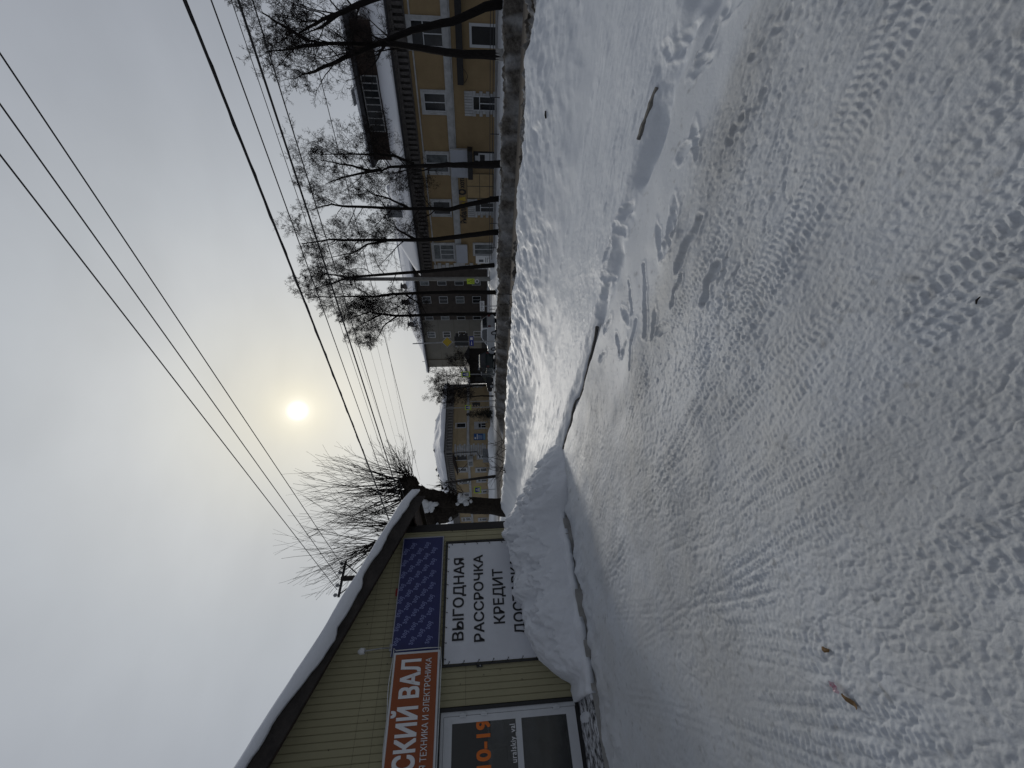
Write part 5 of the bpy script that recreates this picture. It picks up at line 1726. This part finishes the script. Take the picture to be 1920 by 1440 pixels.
def cross_sign(cx, cy, hx, hy, base_x, nplane, label, top_x=None):
    p, fr = sign_frame(cx, cy, nplane)
    s_, n_ = sn(p)
    g = stand(s_, n_)
    pxm = np.linalg.norm(on_plane(cx, cy, en, nplane) - CAMP) and (on_plane(cx - 1, cy, en, nplane)[2] - p[2])
    hh = hx * pxm; hw = hh * hy / hx
    root = thing('crossing_sign', g, label, 'road sign', 'pedestrian crossing signs')
    mb = MB(); mb.tube([fr.P(0, g[2] - .2, -.06), fr.P(0, p[2] + (hh if top_x is None else on_plane(top_x, cy, en, nplane)[2] - p[2]), -.06)], .045, 8); mb.build('post', M_GALV, root)
    mb = MB(); fr.box(mb, -hw, hw, p[2] - hh, p[2] + hh, 0, .02); mb.build('reflective_border', M_YG, root)
    mb = MB(); fr.box(mb, -hw * .72, hw * .72, p[2] - hh * .72, p[2] + hh * .72, .02, .026); mb.build('blue_field', M_SBLUE, root)
    mb = MB()
    q = hw * .62; mb.add([fr.P(-q, p[2] - hh * .60, .029), fr.P(q, p[2] - hh * .60, .029), fr.P(0, p[2] + hh * .62, .029)], [(0, 1, 2)]); mb.build('white_triangle', M_SIGNW, root)
    mb = MB(); walker(mb, fr, p[2] - hh * .10, hw * .75, hh * .80, .032); mb.build('walking_figure', M_INK, root)


cross_sign(873, 702, 8.2, 5.2, 925, 30.0, 'pedestrian crossing sign in front of the dark shed and parked dark car')
cross_sign(877.5, 764, 5.8, 4.5, 917, 30.5, 'pedestrian crossing sign on a tall post in front of the corner house', top_x=831)
cross_sign(895.5, 918.5, 6.6, 6.0, 918, 27.0, 'pedestrian crossing sign at the left, just beside the willow trunk')
# children warning sign on the concrete pole
p, fr = sign_frame(882.5, 527.5, 32.6); pxm = on_plane(881.5, 527.5, en, 32.6)[2] - p[2]
ch = thing('children_warning_sign', p, 'fluorescent children warning sign with a round plate below, on the concrete pole', 'road sign')
hh, hw = 7.0 * pxm, 4.9 * pxm
mb = MB(); fr.box(mb, -hw, hw, p[2] - hh, p[2] + hh, 0, .02); mb.build('reflective_board', M_YG, ch)
mb = MB()
z0, z1 = p[2] - hh * .72, p[2] + hh * .70
mb.add([fr.P(-hw * .85, z0, .022), fr.P(hw * .85, z0, .022), fr.P(0, z1, .022)], [(0, 1, 2)]); mb.build('black_triangle', M_INK, ch)
mb = MB(); mb.add([fr.P(-hw * .66, z0 + hh * .13, .025), fr.P(hw * .66, z0 + hh * .13, .025), fr.P(0, z1 - hh * .22, .025)], [(0, 1, 2)]); mb.build('triangle_field', M_YG, ch)
mb = MB(); walker(mb, fr, p[2] - hh * .25, hw * .5, hh * .45, .028); walker(mb, Frame(fr.o + fr.ax * hw * .3, fr.ax, fr.out), p[2] - hh * .3, hw * .35, hh * .32, .030); mb.build('running_children', M_INK, ch)
mb = MB()
cz = on_plane(894.5, 528, en, 32.6)[2]
mb.tube([fr.P(0, cz, 0), fr.P(0, cz, .02)], [3.7 * pxm] * 2, 20); mb.build('round_plate', M_SIGNW, ch)
mb = MB(); mb.tube([fr.P(0, cz, .02), fr.P(0, cz, .026)], [2.4 * pxm] * 2, 16); mb.build('round_plate_mark', M_GLASS_G, ch)
# stop line plate
p, fr = sign_frame(904, 574, 23.0); pxm = on_plane(903, 574, en, 23.0)[2] - p[2]
g = stand(*sn(p))
st = thing('stop_plate', g, 'low white rectangular plate reading СТОП on a short post', 'road sign')
mb = MB(); mb.tube([fr.P(0, g[2] - .2, -.05), fr.P(0, p[2], -.05)], .03, 6); mb.build('post', M_GALV, st)
hh, hw = 4.2 * pxm, 9.4 * pxm
mb = MB(); fr.box(mb, -hw, hw, p[2] - hh, p[2] + hh, 0, .02); mb.build('plate', M_WHITESIGN, st)
mb = MB(); text(mb, fr, 'СТОП', -hw * .84, hw * .84, p[2] - hh * .6, p[2] + hh * .6, .023, weight=.015); mb.build('lettering', M_INK, st)
# traffic light with the priority diamond and the blue plate
p, fr = sign_frame(930, 640, 22.6)
g = stand(*sn(p))
def zx(x): return on_plane(x, 640, en, 22.6)[2]
def ay(y): return float((on_plane(880, y, en, 22.6) - fr.o) @ fr.ax)
tl = thing('traffic_light', g, 'roadside traffic light post with yellow priority diamond and blue plate', 'traffic light')
mb = MB(); mb.tube([fr.P(0, g[2] - .2, -.08), fr.P(0, zx(850), -.08), fr.P(ay(643) * 1.0, zx(773), -.08)], [.06, .055, .035], 8); mb.build('post', M_GALV, tl)
hd = sqrt(2) * .37
zc = zx(838.5)
for nm, q, d_, m_ in (('diamond_edge', .40, .0, M_SIGNW), ('diamond_rim', .365, .012, M_INK), ('diamond_field', .34, .018, M_YEL)):
    mb = MB()
    mb.prism([fr.P(-q, zc, d_), fr.P(0, zc - q, d_), fr.P(q, zc, d_), fr.P(0, zc + q, d_)], fr.out * .006); mb.build(nm, m_, tl)
zt_, zb_ = zx(852), zx(878.5)
for side, (ya, yb) in enumerate(((630, 639), (641.5, 648))):
    q0, q1 = ay(yb), ay(ya)
    mb = MB(); fr.box(mb, min(q0, q1), max(q0, q1), zb_, zt_, -.25, .0); hs = mb.build('signal_head', M_BLACK if side == 0 else M_DKMETAL, tl)
    for k_ in range(3):
        zq = zb_ + (zt_ - zb_) * (k_ + .5) / 3
        mb = MB()
        if side == 0:
            e = max(q0, q1)
            mb.tube([fr.P(e, zq, -.12), fr.P(e + .22, zq - .03, -.12)], [.13, .12], 10); mb.build('visor', M_BLACK, hs)
        else:
            e = min(q0, q1)
            mb.tube([fr.P(e, zq, -.12), fr.P(e - .10, zq + .02, -.12)], [.10, .09], 10); mb.build('visor', M_GALV, hs)
q0, q1 = ay(648.5), ay(630.5)
mb = MB(); fr.box(mb, min(q0, q1), max(q0, q1), zx(888), zx(880.3), .0, .02); bp_ = mb.build('blue_plate', M_SBLUE, tl)
mb = MB()
e0, e1 = min(q0, q1), max(q0, q1); zm = zx(884)
fr.box(mb, e1 - .26, e1 - .08, zm - .09, zm + .09, .021, .024)
mb.build('plate_symbol', M_SIGNW, bp_)
mb = MB(); fr.box(mb, e0 + .12, e0 + .32, zm - .02, zm + .02, .021, .024); mb.add([fr.P(e0 + .05, zm, .023), fr.P(e0 + .14, zm - .06, .023), fr.P(e0 + .14, zm + .06, .023)], [(0, 1, 2)]); mb.build('plate_arrow', M_SIGNW, bp_)
# second, small traffic light by the corner house
p, fr = sign_frame(893, 757, 30.0); g = stand(*sn(p))
t2 = thing('traffic_light', g, 'small distant traffic light before the corner house', 'traffic light')
mb = MB(); mb.tube([fr.P(.28, g[2] - .2, -.1), fr.P(.28, p[2] + .7, -.1)], .05, 8); mb.build('post', M_GALV, t2)
mb = MB(); fr.box(mb, -.15, .15, p[2] - .45, p[2] + .45, -.22, 0); hs = mb.build('signal_head', M_BLACK, t2)
for k_ in range(3):
    mb = MB(); zq = p[2] - .3 + .3 * k_; mb.tube([fr.P(-.15, zq, -.1), fr.P(-.32, zq, -.1)], [.11, .1], 8); mb.build('visor', M_BLACK, hs)

# pipe fence along the far pavement
ff = thing('pipe_fence', stand(20, 32.9), 'low dark pipe railing along the far pavement by the lindens', 'fence')
mb = MB()
for s_ in np.arange(2.0, 26.5, 2.2):
    g = stand(s_, 33.0)
    mb = MB(); mb.tube([g - ez * .2, np.array([g[0], g[1], .42])], .03, 5)
    mb.build('post', M_DKMETAL, ff)
for zz in (.2, .40):
    mb = MB(); mb.tube([W(1.5, 33, zz), W(14, 33, zz), W(26.5, 33, zz)], .022, 5); mb.build('rail', M_DKMETAL, ff)


# ------------------------------------------------------------------ cars
def car(label, s, n, heading, L_, Wd, Hh, paint, style, z):
    """heading: unit vector the car points at"""
    f = unit(heading); sd = np.array([-f[1], f[0], 0])
    o = W(s, n, z)
    root = thing('parked_car', o, label, 'car', 'parked cars')

    def P(x, y, zz): return o + f * x + sd * y + ez * zz
    h2 = L_ / 2; w2 = Wd / 2
    if style == 'hatch':
        low = [(-h2, .35), (-h2 + .02, .80), (-h2 + .10, .92), (h2 - 1.0, .93), (h2 - .25, .80), (h2 - .02, .62), (h2, .32), (h2 - .2, .22), (-h2 + .2, .22)]
        cab = [(-h2 + .12, .92), (-h2 + .38, Hh - .06), (-h2 + .75, Hh), (h2 - 2.1, Hh - .02), (h2 - 1.15, .92)]
    else:
        low = [(-h2, .42), (-h2 + .02, .95), (-h2 + .10, 1.06), (h2 - 1.05, 1.06), (h2 - .25, .97), (h2 - .02, .74), (h2, .40), (h2 - .2, .30), (-h2 + .2, .30)]
        cab = [(-h2 + .10, 1.05), (-h2 + .34, Hh - .07), (-h2 + .7, Hh), (h2 - 2.2, Hh - .02), (h2 - 1.25, 1.05)]
    mb = MB()
    # body with rounded flanks
    sects = [(-w2 + .10, .93), (-w2 + .02, .985), (-w2, 1.0), (w2, 1.0), (w2 - .02, .985), (w2 - .10, .93)]
    ys = [(-w2, .96), (-w2 + .06, 1.0), (w2 - .06, 1.0), (w2, .96)]
    V = []
    for y, k_ in ys:
        for x, zz in low: V.append(P(x * k_, y, .55 + (zz - .55) * k_))
    m_ = len(low)
    Fc = [tuple(range(m_ - 1, -1, -1)), tuple(3 * m_ + i for i in range(m_))]
    for r_ in range(3):
        for i in range(m_): Fc.append((r_ * m_ + i, r_ * m_ + (i + 1) % m_, (r_ + 1) * m_ + (i + 1) % m_, (r_ + 1) * m_ + i))
    mb.add(V, Fc)
    body = mb.build('body', paint, root)
    mb = MB()
    V = []
    zbase = cab[0][1]
    for sg in (-1, 1):
        for x, zz in cab:
            V.append(P(x, sg * (w2 - .06 - .18 * (zz - zbase) / (Hh - zbase)), zz))
    m_ = len(cab)
    mb.add(V, [tuple(range(m_ - 1, -1, -1)), tuple(m_ + i for i in range(m_))] + [(i, (i + 1) % m_, m_ + (i + 1) % m_, m_ + i) for i in range(m_)])
    mb.build('cabin', paint, root)
    # side glass, windscreen, rear window
    def inset(q, k_, c=None):
        q = [np.asarray(v) for v in q]; c = sum(q) / len(q)
        return [c + (v - c) * k_ for v in q]
    for sg in (-1, 1):
        q = []
        for x, zz in (cab[0], cab[1], cab[2], cab[3], cab[4]): q.append(P(x, sg * (w2 - .06 - .18 * (zz - zbase) / (Hh - zbase) + .008), zz))
        mb = MB(); q = inset(q, .84); mb.add(q, [tuple(range(5))]); mb.build('side_window', M_GLASS_D, root)
    for nm, (i, j), off in (('windscreen', (4, 3), .02), ('rear_window', (0, 1), -.02)):
        (xa, za), (xb, zb2) = cab[i], cab[j]
        ya_, yb_ = w2 - .14, w2 - .28
        mb = MB(); q = [P(xa + off, -ya_, za + .06), P(xa + off, ya_, za + .06), P(xb + off, yb_, zb2 - .03), P(xb + off, -yb_, zb2 - .03)]
        mb.add(inset(q, .93), [(0, 1, 2, 3)]); mb.build(nm, M_GLASS_D, root)
    for x in (-h2 + .78, h2 - .82):
        for sg in (-1, 1):
            c0, c1 = P(x, sg * (w2 - .19), .31), P(x, sg * (w2 + .01), .31)
            mb = MB(); mb.tube([c0, c0 + (c1 - c0) * .12, c1 - (c1 - c0) * .1, c1], [.29, .315, .315, .29], 18); wh = mb.build('wheel', M_RUBBER, root)
            mb = MB(); mb.tube([c1 - (c1 - c0) * .05, c1 + (c1 - c0) * .03], [.19, .17], 14); mb.build('rim', M_GALV, wh)
    for sg in (-1, 1):
        mb = MB(); zl = low[4][1] - .10
        mb.box(P(h2 - .20, sg * (w2 - .30) - .14, zl - .07), f * .20, sd * .28, ez * .14); mb.build('headlight', M_LAMP, root)
        mb = MB(); zl = low[2][1] - .16
        mb.box(P(-h2 - .015, sg * (w2 - .18) - .09, zl - .13), f * .06, sd * .18, ez * .26); mb.build('tail_light', M_TAIL, root)
    # settled snow on the roof
    mb = MB(); mb.box(P(cab[2][0] + .05, -w2 + .32, Hh + .002), f * (cab[3][0] - cab[2][0] - .1), sd * (Wd - .64), ez * .05); mb.build('roof_snow', M_ROOFSNOW, root)


p = on_plane(912, 628, en, 30.5); s_, _ = sn(p)
car('silver hatchback parked behind the traffic light before the grey block', s_, 30.5, eu * .9 + en * .15, 4.0, 1.68, 1.48, M_SILVER, 'hatch', -.25)
p = on_plane(912, 684, en, 31.0); s_, _ = sn(p)
car('dark green off-roader parked beyond the silver hatchback', s_, 31.0, eu * .8 + en * .5, 4.3, 1.8, 1.78, M_DKGREEN, 'suv', -.25)
p = on_plane(914, 712, en, 34.0); s_, _ = sn(p)
car('black car half hidden behind the crossing sign beside the off-roader', s_, 35.0, eu * .9 - en * .3, 4.2, 1.7, 1.5, M_DKCAR, 'hatch', -.25)

# ------------------------------------------------------------------ small things in the snow
ks0 = on_level(1242, 164, -.03); ks1 = on_level(1215, 262, -.03)
ks0[2] = gz(ks0) + .012; ks1[2] = gz(ks1) + .012
mb = MB()
dv_ = ks1 - ks0; ln_ = np.linalg.norm(dv_); fd = dv_ / ln_; sdv = np.array([-fd[1], fd[0], 0])
rr_ = random.Random(4)
nk = 11
V = []
for i in range(nk):
    f = i / (nk - 1)
    c_ = ks0 + dv_ * f
    wv_ = (.026 + .003 * rr_.uniform(-1, 1)) * (1 if 0 < i < nk - 1 else .6); hz = .014 + .006 * rr_.uniform(-1, 1)
    V += [c_ - sdv * wv_ - ez * .15, c_ - sdv * wv_ + ez * (hz - .012), c_ - sdv * wv_ * .7 + ez * hz, c_ + sdv * wv_ * .7 + ez * hz * .9, c_ + sdv * wv_ + ez * (hz - .02), c_ + sdv * wv_ - ez * .15]
mb.add(V, [(i * 6 + j, i * 6 + j + 1, (i + 1) * 6 + j + 1, (i + 1) * 6 + j) for i in range(nk - 1) for j in range(5)] + [tuple(range(5, -1, -1)), tuple((nk - 1) * 6 + j for j in range(6))])
o = mb.build('kerb_stone', M_KERB); tag(o, 'bare grey kerb stone showing in a hollow of the snow', 'kerb stone')
# kerb line at the bottom of the trench
mb = MB()
pts = []
for s_ in np.arange(3.3, 7.6, .12):
    n_ = 3.78 + .098 * s_ + .05 * float(fbm(np.array([s_ * 2]), np.array([0.]), 3, 63)[0])
    g = stand(s_, n_)
    za_ = .5 * (stand(s_, n_ - .14)[2] + stand(s_, n_ + .14)[2])
    pts.append(np.array([g[0], g[1], za_ - .030 + .055 * nz1(s_ * 2.4, 1, 77)]))
mb.tube(pts, [.022 + .02 * nz1(i * .7, 2, 78) for i in range(len(pts))], 6)
o = mb.build('kerb', M_DARKSOIL); tag(o, 'dark kerb edge exposed along the narrow trench beside the pavement', 'kerb')
# litter
g = on_level(1582, 1297, 0.0); g[2] = gz(g)
wr = thing('wrapper', g, 'crumpled pink and silver foil wrapper with a dry leaf on the snow', 'litter')
ax1 = unit(on_level(1600, 1316, 0) - on_level(1568, 1284, 0)); ax2 = np.array([-ax1[1], ax1[0], 0])
mb = MB(); r = random.Random(9)
V = []
for i in range(6):
    for j in range(4):
        V.append(g - ax1 * .045 + ax1 * .05 * i / 5 + ax2 * (.028 * j / 3 - .014) + ez * (.016 + .022 * r.random()))
mb.add(V, [(i * 4 + j, (i + 1) * 4 + j, (i + 1) * 4 + j + 1, i * 4 + j + 1) for i in range(5) for j in range(3)]); mb.build('foil', M_FOIL, wr)
mb = MB(); V = []
for i in range(7):
    w_ = .012 * sin(pi * (i + .6) / 7.4)
    c_ = g + ax1 * (.008 + .075 * i / 6) + ez * (.016 + .008 * sin(i * 1.1))
    V += [c_ - ax2 * w_, c_ + ez * .006, c_ + ax2 * w_]
mb.add(V, [(i * 3 + j, (i + 1) * 3 + j, (i + 1) * 3 + j + 1, i * 3 + j + 1) for i in range(6) for j in range(2)]); mb.build('leaf', M_LEAF, wr)
g = on_level(1552, 1218, 0.0); g[2] = gz(g)
mb = MB(); V = []
for i in range(5):
    for j in range(8):
        th = pi * (i + .5) / 5; ph = 2 * pi * j / 8
        q_ = .013 * r.uniform(.6, 1.3)
        V.append(g + np.array([cos(ph) * sin(th) * q_, sin(ph) * sin(th) * q_ * 1.4, .012 + cos(th) * q_ * .8]))
mb.add(V, [(i * 8 + j, i * 8 + (j + 1) % 8, (i + 1) * 8 + (j + 1) % 8, (i + 1) * 8 + j) for i in range(4) for j in range(8)] + [tuple(range(7, -1, -1)), tuple(32 + j for j in range(8))])
o = mb.build('brown_scrap', M_LEAF); tag(o, 'small curled brown scrap lying near the foil wrapper', 'litter')
for (x, y, x2, y2, lb) in ((1824, 570, 1836, 556, 'short black twig on the packed snow near the frame edge'), (1022, 222, 1028, 208, 'dark stick poking from the smooth face of the snow bank')):
    z_ = 0.0 if x > 1500 else .35
    a_ = on_level(x, y, z_) if z_ == 0 else on_plane(x, y, en, 7.6); b_ = on_level(x2, y2, z_) if z_ == 0 else on_plane(x2, y2, en, 7.6)
    a_[2] = gz(a_) + .012; b_[2] = gz(b_) + .02
    mb = MB(); mb.tube([a_, (a_ + b_) / 2 + ez * .006, b_], [.002, .0035, .0015] if z_ == 0 else [.012, .014, .01], 5)
    o = mb.build('stick', M_TWIG); tag(o, lb, 'stick')
# bush sticks on top of the bank
for q, (x, y, lb, ns) in enumerate(((952, 872, 'spray of bare stems sprouting from the top of the snow bank', 16), (950, 835, 'few thin bare stems standing in the snow bank beside the denser spray', 7), (958, 575, 'broken pale branch sticking out of the soiled bank edge', 4))):
    p = on_plane(x, y, en, 9.0)
    g = stand(*sn(p))
    mb = MB(); r = random.Random(40 + q)
    for i in range(ns):
        b_ = g + np.array([r.uniform(-.35, .35), r.uniform(-.3, .3), -.05])
        d = unit([r.uniform(-1.1, .9), r.uniform(-.5, .5), r.uniform(.2, 1.0)])
        ln_ = r.uniform(.5, 1.5) if q < 2 else r.uniform(.3, .7)
        pts = [b_]
        for w_ in range(5):
            d = unit(d + rnd_dir(r) * .2); pts.append(pts[-1] + d * ln_ / 5)
        mb.tube(pts, [.012, .010, .008, .006, .005, .004], 4)
        for w_ in range(2):
            e = unit(d + rnd_dir(r) * .8); mb.tube([pts[3], pts[3] + e * ln_ * .3], [.006, .003], 3)
    o = mb.build('bare_bush', M_TWIG); tag(o, lb, 'bush')
